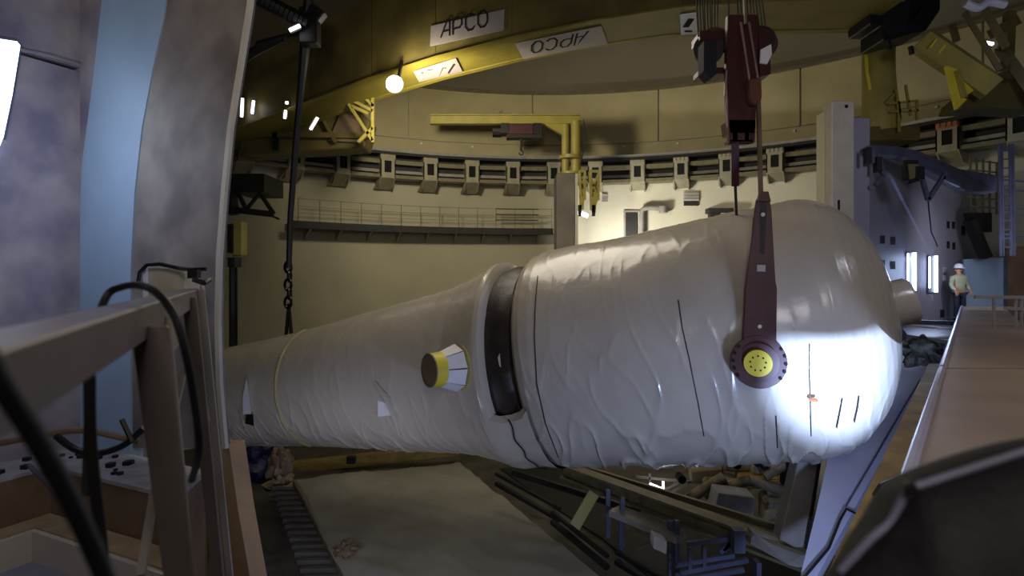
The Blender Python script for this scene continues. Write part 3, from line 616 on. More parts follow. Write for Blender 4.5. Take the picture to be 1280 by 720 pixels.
# flood lamp on the crane
fl = thing('flood_lamp', 'glaring round floodlight under the left end of the yellow girder', 'lamp', P(493, 112, 17.6))
c = P(493, 105, 17.5)
mb = MB(); ico = [(0.26*math.sin(t), -0.26*math.cos(t)) for t in np.linspace(0, PI/2, 8)]
mb.tube([c+Vector((0, -0.02+q[1]*0.4, 0)) for q in ico], [max(0.01, q[0]) for q in ico], 24); part('lens', mb, M['lampw'], fl, smooth=True)
mb = MB(); mb.tube([c+Vector((0, 0.0, 0)), c+Vector((0, 0.35, 0))], [0.29, 0.16], 20); mb.beam(c+Vector((0, 0.3, 0)), c+Vector((0.1, 0.7, 1.0)), 0.08, 0.08); part('housing', mb, M['dark'], fl, smooth=True)

# black chain sling hanging at left
ch = thing('hanging_chain', 'long black lifting chain hanging at left, ending in two legs over the vessel', 'chain', P(361, 420, 17.2))
pts = [P(387, -20, 15), P(384, 30, 15.2), P(376, 110, 15.7), P(369, 190, 16.2), P(363, 270, 16.7), P(361, 335, 17.0)]
mb = MB(); mb.tube(pts, [0.11, 0.17, 0.10, 0.10, 0.09, 0.09], 8); part('fall', mb, M['dark'], ch, smooth=True)
for sx in (-1, 1):
    mb = MB(); mb.tube([P(361, 380, 17.1), P(361+sx*3.5, 421, 17.3)], [0.05, 0.06], 8); part('leg', mb, M['dark'], ch)
for k in range(5):
    mb = MB(); c = P(361+(k % 2)*2-1, 334+11*k, 17.05); a = (1, 0, 0) if k % 2 else (0, 1, 0)
    mb.tube([c+Vector((0.10*math.cos(t)*a[1], 0.10*math.cos(t)*a[0], 0.17*math.sin(t))) for t in np.linspace(0, 2*PI, 14)], 0.045, 6); part('link', mb, mat('shiny_black_steel', (40, 40, 40), 0.25, metal=0.7), ch, smooth=True)
mb = MB(); c = P(384, 34, 15.0); mb.box((c.x-0.2, 14.9, c.z-0.45), (c.x+0.28, 15.3, c.z+0.3)); mb.prism([P(372, 8, 15), P(392, 4, 15), P(406, 14, 15), P(396, 26, 15), P(380, 28, 15)], (0, 0.3, 0)); part('bracket', mb, M['dark'], ch, bevel=0.03)
rc = thing('ringed_cable', 'thick black ribbed cable loop slanting down from the top left', 'cable', P(350, 20, 14.5))
mb = MB(); mb.tube([P(316, -6, 14.5), P(350, 12, 14.7), P(384, 30, 15.0)], 0.10, 8); part('core', mb, M['black'], rc)
for k in range(11):
    t = k/10; c = P(322+58*t, -3+30*t, 14.5+0.4*t); d = (P(384, 30, 15)-P(316, -6, 14.5)).normalized(); mb = MB(); mb.disc_ring(c, d, 0.07, 0.2, 0.1, 14); part('ring', mb, M['dark'], rc)
ar = thing('dark_arm', 'dark jointed arm reaching left from the black chain bracket', 'arm', P(300, 80, 15.5))
mb = MB(); mb.tube([P(296, 78, 15.6), P(322, 62, 15.4), P(326, 58, 15.4), P(362, 44, 15.2), P(380, 40, 15.1)], [0.14, 0.12, 0.17, 0.07, 0.07], 8); part('bar', mb, M['dark'], ar)
mb = MB(); mb.tube([P(357, 44, 15.2), P(355, 54, 15.2)], 0.06, 8); part('hook', mb, M['dark'], ar)
dk = thing('wall_platform', 'black triangular bracket platform on the left wall below the crane ring', 'platform', P(312, 268, 19))
mb = MB(); mb.box(tuple(P(288, 240, 19)), tuple(P(330, 217, 19)+Vector((0, 1.6, 0)))); part('box', mb, M['dark'], dk)
mb = MB(); mb.beam(P(324, 240, 19), P(342, 267, 19), 0.12, 0.12); mb.beam(P(290, 262, 19), P(342, 268, 19), 0.14, 0.2); mb.beam(P(297, 240, 19), P(310, 266, 19), 0.12, 0.12); mb.beam(P(326, 240, 19), P(308, 262, 19), 0.10, 0.10); mb.beam(P(286, 240, 19), P(290, 268, 19), 0.5, 0.3); mb.beam(P(340, 270, 19), P(349, 274, 19), 0.06, 0.06); part('brace', mb, M['dark'], dk)
yh = thing('yellow_hoist', 'small yellow upright hoist casing at the edge of the grey column', 'hoist', P(297, 322, 17))
mb = MB(); mb.box(tuple(P(289, 320, 17)), tuple(P(303, 276, 17)+Vector((0, 0.35, 0)))); part('casing', mb, M['yellow'], yh, bevel=0.04)
mb = MB(); mb.box(tuple(P(284, 316, 16.9)), tuple(P(290, 280, 16.9)+Vector((0, 0.3, 0)))); mb.cyl(P(293, 322, 17), P(293, 334, 17), 0.2, 10); part('motor', mb, M['dark'], yh)
mb = MB(); mb.tube([P(291, 330, 17), P(291, 436, 17)], 0.11, 8); mb.tube([P(296, 330, 17), P(296, 436, 17)], 0.03, 6); part('chain_fall', mb, M['black'], yh)

# ------------------------------------------------------------------ right-hand structures
tw = thing('wall_right', None, None, (9.5, 15, -7), kind='structure')
BW = M['blue_wall']
pa, pb = P(1086, 0, 15.0), P(1212, 0, 20.0)
mb = MB(); zt = 3.5; nrm = Vector((0.4, 1.0, 0)).normalized()
mid = P(1165, 0, 17.3)
mb.prism([(pa.x, pa.y, -7), (mid.x, mid.y, -7), (pb.x, pb.y, -7), (pb.x+1.5, pb.y+1.5, -7), (pa.x+1.5, pa.y+3.5, -7)], (0, 0, 7+3.5)); part('block', mb, BW, tw)
fin = thing('concrete_fin', 'tall pale concrete fin rising above the vessel dome', 'pillar', (P(1055, 0, 14).x, 14, -7))
mb = MB(); a, b = P(1040, 0, 14.0), P(1068, 0, 14.0); mb.box((a.x, 14.0, -7), (b.x, 14.45, (345-126)/F*14)); part('shaft', mb, M['edge'], fin, bevel=0.02)
mb = MB(); mb.box((P(1031, 0, 14.3).x, 14.3, -7), (a.x, 14.7, (345-139)/F*14.3)); part('side_rib', mb, M['pale_and_lit_wall'], fin, bevel=0.02)
mb = MB(); mb.box((b.x, 14.2, -7), (P(1088, 0, 14.2).x, 14.85, (345-147)/F*14.2)); part('rear_rib', mb, BW, fin, bevel=0.02)
mb = MB(); mb.cyl(P(1058, 133, 14.0), P(1058, 133, 13.98), 0.045, 12); part('hole', mb, M['ink'], fin)
mb = MB(); mb.box(tuple(P(1048, 267, 13.97)), tuple(P(1050, 250, 13.97)+Vector((0, 0.04, 0)))); part('slot', mb, M['ink'], fin)
def wf(px, off=0.03):
    """depth of the right wall front at a pixel column"""
    k = (px-640)/F; p, q = (pa, mid) if px <= 1165 else (mid, pb)
    d = q-p; t = (k*p.y-p.x)/(d.x-k*d.y); return p.y+d.y*t-off
def rwp(px, py, off=0.03): return P(px, py, wf(px, off))
for cx_, cy_, w_, h_ in ((1103.5, 299.5, 5.5, 10), (1116.5, 301, 5.5, 10), (1103.5, 330.5, 5.5, 11), (1116.5, 331.5, 5.5, 10), (1185.5, 281, 3.5, 9), (1192, 281.5, 3.5, 9), (1185.5, 306, 3.5, 9), (1192.5, 307.5, 3.5, 9), (1204.5, 288, 5, 12), (1178, 392, 5, 10)):
    mb = MB(); mb.prism([rwp(cx_-w_/2, cy_-h_/2), rwp(cx_+w_/2, cy_-h_/2), rwp(cx_+w_/2, cy_+h_/2), rwp(cx_-w_/2, cy_+h_/2)], (0, 0.05, 0)); part('pocket', mb, M['ink'], tw)
for i, (xa, lab) in enumerate(((1135, 'left fitting'), (1162, 'right'))):
    t = thing('fluorescent_light', ['twin upright fluorescent light on the right wall, nearer the white nozzle', 'twin upright fluorescent light on the right wall, nearer the standing worker'][i], 'lamp', rwp(xa+4, 366, 0.3))
    for q in (0, 1):
        x1 = xa+(0 if q == 0 else 8); mb = MB(); mb.tube([rwp(x1, 317+i*4+q*-1, 0.3), rwp(x1, 358+q*5+i*2, 0.3)], 0.022 if q == 0 else 0.05, 8); part('tube', mb, M['tube'], t)
    mb = MB(); mb.prism([rwp(xa-1, 315+i*4, 0.2), rwp(xa+9, 315+i*4, 0.2), rwp(xa+9, 366, 0.2), rwp(xa-1, 366, 0.2)], (0, 0.05, 0)); part('backplate', mb, M['bluesteel'], t)
tubeL = lamp('fluorescent_glow', 'AREA', rwp(1151, 340, 0.6), 26, (0.5, 0.64, 1.0), (8.5, 8.0, -1.2), size=0.9)
ds = thing('door_sign', 'small pale notices beside the right fluorescent light', 'sign', rwp(1181, 352, .06))
for py_ in (337, 347): mb = MB(); mb.prism([rwp(1179, py_-3, .05), rwp(1183, py_-3, .05), rwp(1183, py_+4, .05), rwp(1179, py_+4, .05)], (0, .03, 0)); part('plate', mb, M['cover'], ds)
# roof platform of the right block
rp_ = thing('roof_platform', 'dark blue steel gallery with brackets along the top of the right block', 'platform', rwp(1140, 200, 0.5))
def gal(px, py, off): return rwp(px, py, off)
mb = MB(); ga, gb = P(1086, 184, 13.6), P(1248, 226, 15.0)
mb.prism([P(1086, 181, 13.8), P(1125, 183, 14.3), P(1150, 189, 14.6), P(1200, 211, 15.2), P(1248, 219, 15.6), P(1246, 240, 15.6), P(1208, 238, 15.2), P(1150, 207, 14.6), P(1124, 195, 14.3), P(1088, 190, 13.8)], (0.1, 0.45, 0)); part('deck', mb, M['bluesteel'], rp_, bevel=0.02)
mb = MB()
for a, b in (((1090, 188), (1090, 204)), ((1098, 196), (1104, 220)), ((1104, 220), (1094, 232)), ((1128, 196), (1135, 228)), ((1135, 228), (1152, 212)), ((1150, 214), (1160, 250)), ((1160, 250), (1182, 216)), ((1178, 222), (1200, 232))):
    mb.beam(P(*a, 13.9), P(*b, 13.9), 0.09, 0.09)
part('bracket', mb, M['bluesteel'], rp_)
mb = MB(); mb.box(tuple(P(1096, 215, 13.8)), tuple(P(1103, 196, 13.8)+Vector((0, 0.15, 0)))); mb.box(tuple(P(1086, 203, 13.7)), tuple(P(1090, 184, 13.7)+Vector((0, 0.2, 0)))); mb.prism([P(1131, 200, 13.8), P(1148, 200, 13.8), P(1150, 226, 13.8), P(1140, 229, 13.8), P(1133, 222, 13.8)], (0, 0.15, 0)); mb.box(tuple(P(1145, 224, 13.75)), tuple(P(1156, 208, 13.75)+Vector((0, 0.15, 0)))); part('cabinet', mb, M['dark'], rp_)
mb = MB(); mb.prism([P(1135, 205, 13.77), P(1148, 205, 13.77), P(1147, 222, 13.77), P(1137, 224, 13.77)], (0, 0.02, 0)); part('panel', mb, M['olivest'], rp_, label='olive panel in a dark frame')
mb = MB(); mb.tube([P(1160, 250, 14.5), P(1164, 290, 15.6), P(1172, 308, 16.0)], 0.018, 5); part('cable', mb, M['dark'], rp_)
# scaffold ladders at the far right
sf = thing('scaffold_ladders', 'thin steel access ladders and guard rails against the far right wall', 'scaffold', P(1240, 320, 17))
for x in (1213, 1221, 1229, 1237, 1246):
    mb = MB(); mb.beam(P(x, 196+(x-1213)*.2, 18.5), P(x, 268, 18.5), 0.05, 0.05); part('upright', mb, M['olivest'], sf)
for y_ in (200, 212, 236, 246, 257):
    mb = MB(); mb.beam(P(1210, y_, 18.5), P(1250, y_+4, 18.5), 0.04, 0.04); part('rail', mb, M['olivest'], sf)
for x in (1249, 1252, 1262, 1266):
    mb = MB(); mb.beam(P(x, 180, 16.5), P(x+2, 320, 16.5), 0.05, 0.05); part('upright', mb, M['bluesteel'], sf)
for k in range(12):
    mb = MB(); mb.beam(P(1251, 188+11*k, 16.5), P(1263, 188+11*k, 16.5), 0.035, 0.035); part('rung', mb, M['bluesteel'], sf)
for y_ in (224, 236, 258, 266, 292):
    mb = MB(); mb.beam(P(1247, y_, 16.6), P(1300, y_+5, 16.6), 0.045, 0.045); part('rail', mb, M['bluesteel'], sf)
for x in (1228, 1262): 
    mb = MB(); mb.prism([P(1210, 266, 18.2), P(1240, 266, 18.2), P(1240, 290, 18.2), P(1215, 290, 18.2)], (0, .2, 0))
part('dark_screen', mb, M['dark'], sf)
mb = MB(); mb.beam(P(1212, 275, 18), P(1232, 322, 18), 0.35, 0.2); part('stair_stringer', mb, M['dark'], sf)
# far right block behind, deck and railing
mb = MB(); mb.box((16.6, 18.8, -1.4), (19.5, 19.1, 1.0)); solo('wall_far_right', mb, M['brown'], kind='structure')
mb = MB(); mb.prism([(9.6, 13.6, -1.42), (10.6, 15.2, -1.42), (13.5, 17.6, -1.42), (15.6, 20, -1.42), (19.5, 19.5, -1.42), (19.5, 9.5, -1.42), (10.3, 10.2, -1.42), (9.6, 11.2, -1.42)], (0, 0, -0.4)); solo('trim_2', mb, mat('deck_steel', (96, 94, 112), 0.4, var=0.15), kind='structure')
dg = thing('deck_edge_rail', 'low dark rail along the deck edge behind the white nozzle', 'rail', P(1150, 420, 13))
mb = MB(); mb.beam(P(1118, 402, 13.6), P(1200, 404, 13.6), 0.12, 0.10); part('bar', mb, M['bluesteel'], dg)
mb = MB(); mb.beam(P(1130, 406, 13.5), P(1195, 412, 13.0), 0.2, 0.05); part('kick_plate', mb, M['greyst'], dg)
hp = thing('blue_site_panel', 'pale blue hoarding panel behind the standing worker', 'panel', P(1232, 370, 18.6))
mb = MB(); mb.prism([P(1206, 324, 18.6), P(1256, 322, 18.6), P(1256, 398, 18.6), P(1206, 396, 18.6)], (0, 0.08, 0)); part('sheet', mb, M['bluepanel'], hp)
mb = MB(); mb.beam(P(1257, 321, 18.55), P(1257, 398, 18.55), 0.08, 0.06); part('frame', mb, M['bluesteel'], hp)
gl = thing('guard_rail', 'short grey guard rail at the far right beyond the parapet', 'railing', P(1250, 420, 9.8))
for a, b in (((1218, 371), (1290, 372)), ((1256, 385), (1290, 387))): mb = MB(); mb.beam(P(*a, 9.8), P(*b, 9.8), 0.05, 0.06); part('rail', mb, M['greyst'], gl)
for x in (1242, 1270, 1277): mb = MB(); mb.beam(P(x, 371, 9.8), P(x, 430, 9.8), 0.035, 0.035); part('post', mb, M['greyst'], gl)

# worker
def skin_mesh(name, verts, edges, m, org, parent, sub=2):
    me = bpy.data.meshes.new(name); me.from_pydata([tuple(Vector(v[:3])-org) for v in verts], edges, [])
    o = bpy.data.objects.new(name, me); C.objects.link(o)
    sk = o.modifiers.new('s', 'SKIN'); sk.use_smooth_shade = True
    for i, v in enumerate(verts):
        me.skin_vertices[0].data[i].radius = (v[3], v[4])
    me.skin_vertices[0].data[0].use_root = True
    ss = o.modifiers.new('b', 'SUBSURF'); ss.levels = sub; ss.render_levels = sub
    dg_ = bpy.context.evaluated_depsgraph_get(); e = o.evaluated_get(dg_); m2 = bpy.data.meshes.new_from_object(e)
    o.modifiers.clear(); o.data = m2; m2.materials.clear(); m2.materials.append(m)
    o.parent = parent; ORG[o.name] = org; return o
wo = P(1199, 0, 17.5); FZ = -1.42
per = thing('person', 'worker in white helmet and pale green top standing beside the blue panel', 'person', (wo.x, wo.y, FZ)); og = Vector((wo.x, wo.y, FZ))
def wpn(x, y, z): return (wo.x+x, wo.y+y, FZ+z)
bv = [(*wpn(0, 0, .95), .15, .11), (*wpn(0, 0, 1.15), .14, .10), (*wpn(-.01, -.01, 1.36), .17, .11), (*wpn(-.02, -.02, 1.48), .06, .06), (*wpn(-.03, -.03, 1.56), .075, .08), (*wpn(-.04, -.03, 1.66), .085, .095),
      (*wpn(-.20, 0, 1.38), .06, .06), (*wpn(-.27, -.02, 1.12), .045, .045), (*wpn(-.24, -.18, .95), .032, .032),
      (*wpn(.18, 0, 1.38), .06, .06), (*wpn(.26, .03, 1.12), .045, .045), (*wpn(.24, -.12, .95), .032, .032),
      (*wpn(-.09, 0, .85), .09, .09), (*wpn(-.10, -.02, .48), .06, .06), (*wpn(-.10, .02, .08), .042, .042), (*wpn(-.10, -.12, .045), .045, .035),
      (*wpn(.09, 0, .85), .09, .09), (*wpn(.11, -.02, .48), .06, .06), (*wpn(.12, .02, .08), .042, .042), (*wpn(.12, -.12, .045), .045, .035)]
be = [(0,1),(1,2),(2,3),(3,4),(4,5),(2,6),(6,7),(7,8),(2,9),(9,10),(10,11),(0,12),(12,13),(13,14),(14,15),(0,16),(16,17),(17,18),(18,19)]
body = skin_mesh('body', bv, be, M['skin'], og, per)
vest = skin_mesh('jacket', [(*wpn(0, 0, .92), .175, .135), (*wpn(0, 0, 1.15), .165, .125), (*wpn(-.01, -.01, 1.37), .19, .13), (*wpn(-.015, -.015, 1.44), .10, .09), (*wpn(-.20, 0, 1.37), .08, .08), (*wpn(-.27, -.02, 1.12), .062, .062), (*wpn(-.245, -.16, .98), .045, .045), (*wpn(.18, 0, 1.37), .08, .08), (*wpn(.26, .03, 1.12), .062, .062), (*wpn(.245, -.10, .98), .045, .045)], [(0,1),(1,2),(2,3),(2,4),(4,5),(5,6),(2,7),(7,8),(8,9)], M['hiviz'], og, per)
trs = skin_mesh('trousers', [(*wpn(0, 0, .93), .165, .125), (*wpn(-.09, 0, .84), .105, .105), (*wpn(-.10, -.02, .48), .078, .078), (*wpn(-.10, .02, .12), .06, .06), (*wpn(.09, 0, .84), .105, .105), (*wpn(.11, -.02, .48), .078, .078), (*wpn(.12, .02, .12), .06, .06)], [(0,1),(1,2),(2,3),(0,4),(4,5),(5,6)], M['trousers'], og, per)
for sx in (-1, 1):
    mb = MB(); mb.tube([wpn(sx*.11, .06, .05), wpn(sx*.11, -.02, .07), wpn(sx*.11, -.12, .055), wpn(sx*.11, -.19, .04)], [.05, .065, .055, .04], 10); part('boot', mb, M['black'], per, smooth=True)
mb = MB(); hc = Vector(wpn(-.04, -.03, 1.665)); mb.tube([hc+Vector((0, 0, z)) for z in (0, .005, .02, .07, .11, .14, .15)], [.15, .15, .118, .115, .095, .055, .01], 20); mb.prism([hc+Vector((-.10, -.10, 0)), hc+Vector((-.06, -.20, -.005)), hc+Vector((.04, -.20, -.005)), hc+Vector((.10, -.10, 0))], (0, 0, .012)); part('helmet', mb, M['cover'], per, smooth=True)
mb = MB(); mb.tube([Vector(wpn(-.03, .02, z)) for z in (1.54, 1.58, 1.64, 1.67)], [.05, .085, .095, .09], 12); part('hair', mb, M['fabric'], per, smooth=True)
hcen = Vector(wpn(-.04, -.03, 1.60)); mb = MB(); mb.tube([hcen+Vector((0, -.08, .02)), hcen+Vector((0, -.115, -.02)), hcen+Vector((0, -.09, -.03))], [.012, .018, .01], 8)
for sx in (-1, 1): mb.tube([hcen+Vector((sx*.088, .0, .03)), hcen+Vector((sx*.10, .01, 0)), hcen+Vector((sx*.088, .01, -.03))], [.012, .02, .01], 8)
part('face_features', mb, M['skin'], per, smooth=True)
mb = MB()
for sx in (-1, 1): mb.cyl(hcen+Vector((sx*.03, -.088, .03)), hcen+Vector((sx*.03, -.094, .03)), .010, 8)
mb.beam(hcen+Vector((-.025, -.088, -.05)), hcen+Vector((.025, -.088, -.05)), .008, .008); part('eyes_and_mouth', mb, M['ink'], per)
for sx in (-1, 1):
    mb = MB(); w0 = Vector(wpn(sx*.245, -.15 if sx > 0 else -.20, .93))
    mb.tube([w0+Vector((0, .03, .02)), w0+Vector((0, 0, -.03)), w0+Vector((0, -.01, -.06))], [.025, .04, .036], 10)
    for f in range(4): mb.tube([w0+Vector(((f-1.5)*.02, -.01, -.06)), w0+Vector(((f-1.5)*.022, -.03, -.10-.006*(1.5-abs(f-1.5)))), w0+Vector(((f-1.5)*.02, -.015, -.135))], [.010, .009, .007], 6)
    mb.tube([w0+Vector((-sx*.03, 0, -.02)), w0+Vector((-sx*.055, -.02, -.055)), w0+Vector((-sx*.05, -.03, -.08))], [.012, .010, .008], 6); part('hand', mb, M['skin'], per, smooth=True)
mb = MB(); mb.tube([wpn(.12, -.02, 1.40), wpn(.2, .06, 1.25), wpn(.22, .03, 1.08)], [.05, .07, .06], 8); part('backpack', mb, M['black'], per, smooth=True)

# parapet beam with yellow ledge
dv = Vector((0.82, 1, 0))
def rb(xp, Y, z): return Vector((xp+0.82*Y, Y, z))
pp = thing('parapet_beam', 'long brown-grey plated parapet beam running away at right', 'parapet', rb(0.3, 8, -7))
ys = [0.9, 5.45, 10.8, 16.7]
XL, XR, ZP = -0.28, 0.95, -0.90
for i in range(3):
    a, b = ys[i]+0.02, ys[i+1]-0.02
    mb = MB(); mb.prism([rb(XL+.03, a, ZP), rb(XR, a, ZP), rb(XR, b, ZP), rb(XL+.03, b, ZP)], (0, 0, -0.03)); part('top_plate', mb, M['para'], pp)
mb = MB(); mb.prism([rb(XL+.04, 0.9, ZP-.035), rb(XR-.01, 0.9, ZP-.035), rb(XR-.01, 16.7, ZP-.035), rb(XL+.04, 16.7, ZP-.035)], (0, 0, -0.5)); part('core', mb, M['brown'], pp)
mb = MB(); mb.tube([rb(XL, 0.9, ZP), rb(XL, 5.4, ZP)], 0.032, 8); mb.tube([rb(XL, 5.5, ZP), rb(XL, 16.7, ZP)], 0.032, 8); part('edge_strip', mb, mat('violet_white_trim', (188, 184, 206), 0.3, metal=0.4, var=.08), pp, smooth=True, label='pale rounded metal edge strip')
mb = MB(); mb.prism([rb(XL+.02, 0.6, -1.44), rb(XL-.42, 0.6, -1.44), rb(XL-.42, 9.2, -1.44), rb(XL+.02, 9.2, -1.44)], (0, 0, -0.12)); part('ledge', mb, mat('dirty_yellow_ledge', (164, 138, 84), 0.6, var=.25, scale=2.5), pp, label='dirty yellow ledge below the beam')
mb = MB(); mb.tube([PZ(1140, 597, -1.43)+Vector((0, 0, .04)), PZ(1118, 598, -1.35), PZ(1100, 606, -1.3), PZ(1092, 618, -1.42)], 0.010, 6); solo('short_hose', mb, M['black'], 'short thin black hose arching over the yellow ledge', 'hose', smooth=True)

# broad grey-blue sloping girder and post
gg = thing('broad_girder', 'broad blue-grey flat girder sloping away below the vessel dome', 'girder', (5.5, 9, -5))
q0, q1, q2 = P(1115, 440, 12.8), P(1165, 460, 12.6), P(1020, 722, 8.2); qn = (q1-q0).cross(q2-q0)
def pl(px, py, off=0.0): d = Vector(((px-640)/F, 1, (345-py)/F)); t = q0.dot(qn)/d.dot(qn); return d*(t-off)
mb = MB(); mb.prism([pl(1163, 455), pl(1140, 510), pl(1085, 605), pl(1020, 722), pl(985, 790), pl(960, 790), pl(1000, 722), pl(1020, 640), pl(1038, 560), pl(1066, 500), pl(1115, 440)], (0, 0.12, -0.35)); part('plate', mb, mat('blue_grey_plate', (184, 184, 204), 0.45, var=.06, scale=.8), gg)
mb = MB(); mb.tube([pl(1150, 475, .02), pl(1092, 575, .02), pl(1058, 632, .02)], 0.012, 5); part('joint_line', mb, M['bluesteel'], gg)
hz = MB(); hz.tube([pl(1076, 645, .06), pl(1058, 636, .06), pl(1050, 650, .04), pl(1036, 685, .04), pl(1005, 722, .04), pl(985, 760, .04)], 0.02, 8); solo('long_hose', hz, M['black'], 'long dark hose trailing down the broad blue-grey girder', 'hose', smooth=True)
po = thing('support_post', 'white steel post standing between the vessel and the broad girder', 'post', PZ(1000, 700, -5.2))
mb = MB(); mb.prism([P(1002, 560, 10.3), P(1027, 556, 10.3), P(1004, 690, 10.3), P(975, 675, 10.3)], (0, 0.3, 0)); part('column', mb, M['greyst'], po, bevel=0.02)
mb = MB(); mb.beam(P(1025, 575, 10.25), P(1007, 688, 10.25), 0.04, 0.04); part('gap_strip', mb, M['dark'], po)

# beams and frames under the vessel
bg = thing('long_floor_girder', 'long olive-grey girder running under the vessel to the white post', 'girder', P(850, 650, 12.5))
mb = MB(); mb.ibeam(P(705, 588, 15.5), P(1010, 700, 10.2), 0.34, 0.38, 0.06); part('beam', mb, M['olivest'], bg)
mb = MB(); mb.beam(P(720, 582, 16.0), P(1000, 668, 11.0), 0.10, 0.14); part('upper_flange', mb, M['olivest'], bg)
mb = MB(); mb.beam(P(640, 590, 16.5), P(800, 640, 14.5), 0.1, 0.16); part('side_rail', mb, M['dark'], bg)
mb = MB(); mb.prism([P(940, 664, 10.9), P(1008, 690, 10.2), P(1008, 712, 10.2), P(985, 706, 10.2), P(938, 680, 10.9)], (0, 0.2, 0)); part('end_plate', mb, M['greyst'], bg)
for i, (x, y0, y1, Y) in enumerate(((760, 612, 662, 13.2), (778, 622, 672, 12.9), (838, 650, 718, 12.0), (846, 650, 718, 11.8))):
    mb = MB(); mb.beam(P(x, y0, Y), P(x, y1+10, Y), 0.1, 0.1); part('leg', mb, M['bluesteel'], bg)
wt = thing('work_table', 'narrow grey steel bench below the long girder beside the white box', 'bench', P(810, 690, 12.2))
mb = MB(); mb.beam(P(768, 638, 13.0), P(852, 672, 11.8), 0.45, 0.14); part('top', mb, M['greyst'], wt)
mb = MB(); mb.beam(P(774, 652, 12.9), P(840, 680, 11.9), 0.08, 0.12); part('rail', mb, M['olivest'], wt)
for x, y, Y in ((776, 650, 12.8), (846, 680, 11.8)): mb = MB(); mb.beam(P(x, y, Y), P(x, y+60, Y), 0.08, 0.08); part('leg', mb, M['bluesteel'], wt)
mb = MB(); mb.beam(P(797, 688, 12.4), P(822, 672, 12.2), 0.04, 0.04); part('brace', mb, M['olivest'], wt)
mb = MB(); mb.prism([P(817, 670, 11.6), P(834, 677, 11.6), P(833, 693, 11.6), P(817, 686, 11.6)], (0, 0.3, 0)); solo('white_box', mb, M['cover'], 'small white box at the end of the steel bench', 'box', bevel=.01)
fr = thing('low_frame', 'low blue-grey frame of rails at the bottom right of the bench', 'frame', P(890, 710, 11))
for a, b in (((858, 680), (918, 672)), ((862, 684), (862, 715)), ((880, 683), (880, 712)), ((846, 706), (918, 694)), ((850, 716), (935, 700)), ((900, 690), (918, 674)), ((905, 688), (912, 678)), ((855, 724), (930, 712))):
    mb = MB(); mb.beam(P(*a, 11.2), P(*b, 11.2), 0.07, 0.09); part('rail', mb, M['bluesteel'], fr)
mb = MB(); mb.box(tuple(P(918, 692, 10.8)), tuple(P(932, 664, 10.8)+Vector((0, .2, 0)))); mb.box(tuple(P(946, 724, 10.9)), tuple(P(952, 704, 10.9)+Vector((0, .2, 0)))); part('bracket', mb, M['bluesteel'], fr)
mb = MB(); mb.prism([P(709, 660, 13.2), P(737, 612, 13.6), P(749, 620, 13.6), P(722, 667, 13.2)], (0, 0.12, -.05)); solo('yellow_board', mb, M['yellow'], 'bright yellow rectangular board leaning under the long girder', 'board', bevel=.01)
mb = MB(); mb.prism([PZ(x, y, -6.95) for x, y in ((625, 585), (720, 580), (1010, 700), (1010, 760), (860, 760), (752, 672), (690, 632))], (0, 0, -.04)); solo('trim_3', mb, mat('dark_floor_plate', (26, 26, 24), .7, var=.3), kind='structure')  # thin dark plate added to darken the floor under the girder
# dark equipment row along the slab
for i, (xa, ya, xb, yb, Y) in enumerate(((620, 592, 700, 640, 15.4), (690, 640, 760, 700, 13.6), (770, 690, 850, 740, 12.4))):
    mb = MB(); mb.beam(P(xa, ya+12, Y), P(xb, yb+10, Y-1.3), 0.12, 0.1); mb.beam(P(xa, ya, Y), P(xb, yb-4, Y-1.3), 0.08, 0.08)
    solo('cable_tray', mb, M['dark'], ['dark cable tray starting behind the bottom of the vessel', 'dark cable tray beside the yellow board', 'dark cable tray at the picture bottom beside the bench'][i], 'tray', piece='tray_side')
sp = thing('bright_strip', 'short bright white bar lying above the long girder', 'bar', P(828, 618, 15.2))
mb = MB(); mb.beam(P(812, 605, 15.2), P(829, 612, 15.1), .06, .06); mb.beam(P(833, 615, 15.1), P(851, 623, 15.0), .06, .06); mb.beam(P(829, 602, 15.1), P(829, 614, 15.1), .05, .05); part('bar', mb, M['tube_w'], sp)  # bar glows, its brightness put in by the lamp tube material
for a, b in (((812, 592), (812, 606)), ((828, 614), (855, 598)), ((835, 618), (866, 600)), ((795, 596), (880, 604))): mb = MB(); mb.beam(P(*a, 15.6), P(*b, 15.6), .06, .06); part('strut', mb, M['greyst'], sp)
# machinery at right under vessel
mc = thing('machine_heap', 'beige and yellow stained machinery seen under the vessel beside the post', 'machinery', P(930, 640, 15))
rr = random.Random(3)
for i, (x0, y0, x1, y1) in enumerate(((862, 584, 905, 604), (905, 568, 945, 590), (880, 600, 940, 612), (940, 575, 975, 600), (925, 596, 990, 612), (960, 600, 1000, 622), (955, 622, 1000, 660))):
    mb = MB(); z0 = 15.5-i*0.12; a_, b_ = P(x0, y1, z0), P(x1, y0, z0)
    mb.prism([a_, Vector((b_.x, z0, a_.z-0.1*rr.random())), b_, Vector((a_.x, z0, b_.z-0.15*rr.random()))], (0.1, 0.6, 0.05)); part('casing', mb, M['rubble'] if i != 4 else mat('ochre_paint', (170, 134, 62), .6), mc, bevel=.06)
for i, (a, b) in enumerate((((880, 618), (935, 600)), ((935, 600), (998, 618)), ((860, 624), (905, 596)), ((955, 595), (990, 575)))): mb = MB(); mb.tube([P(*a, 14.6), P(*b, 14.6)], 0.14, 10); part('pipe', mb, M['rubble'], mc, smooth=True)
for x, y in ((922, 582), (957, 583), (970, 590), (948, 579), (853, 600), (985, 585)): mb = MB(); c = P(x, y, 14.5); mb.cyl(c, c+Vector((0, .3, 0)), 0.11, 8); part('port', mb, M['ink'], mc)
mb = MB(); mb.box(tuple(P(984, 610, 14.4)), tuple(P(1002, 567, 14.4)+Vector((0, .4, 0)))); part('recess', mb, M['ink'], mc)
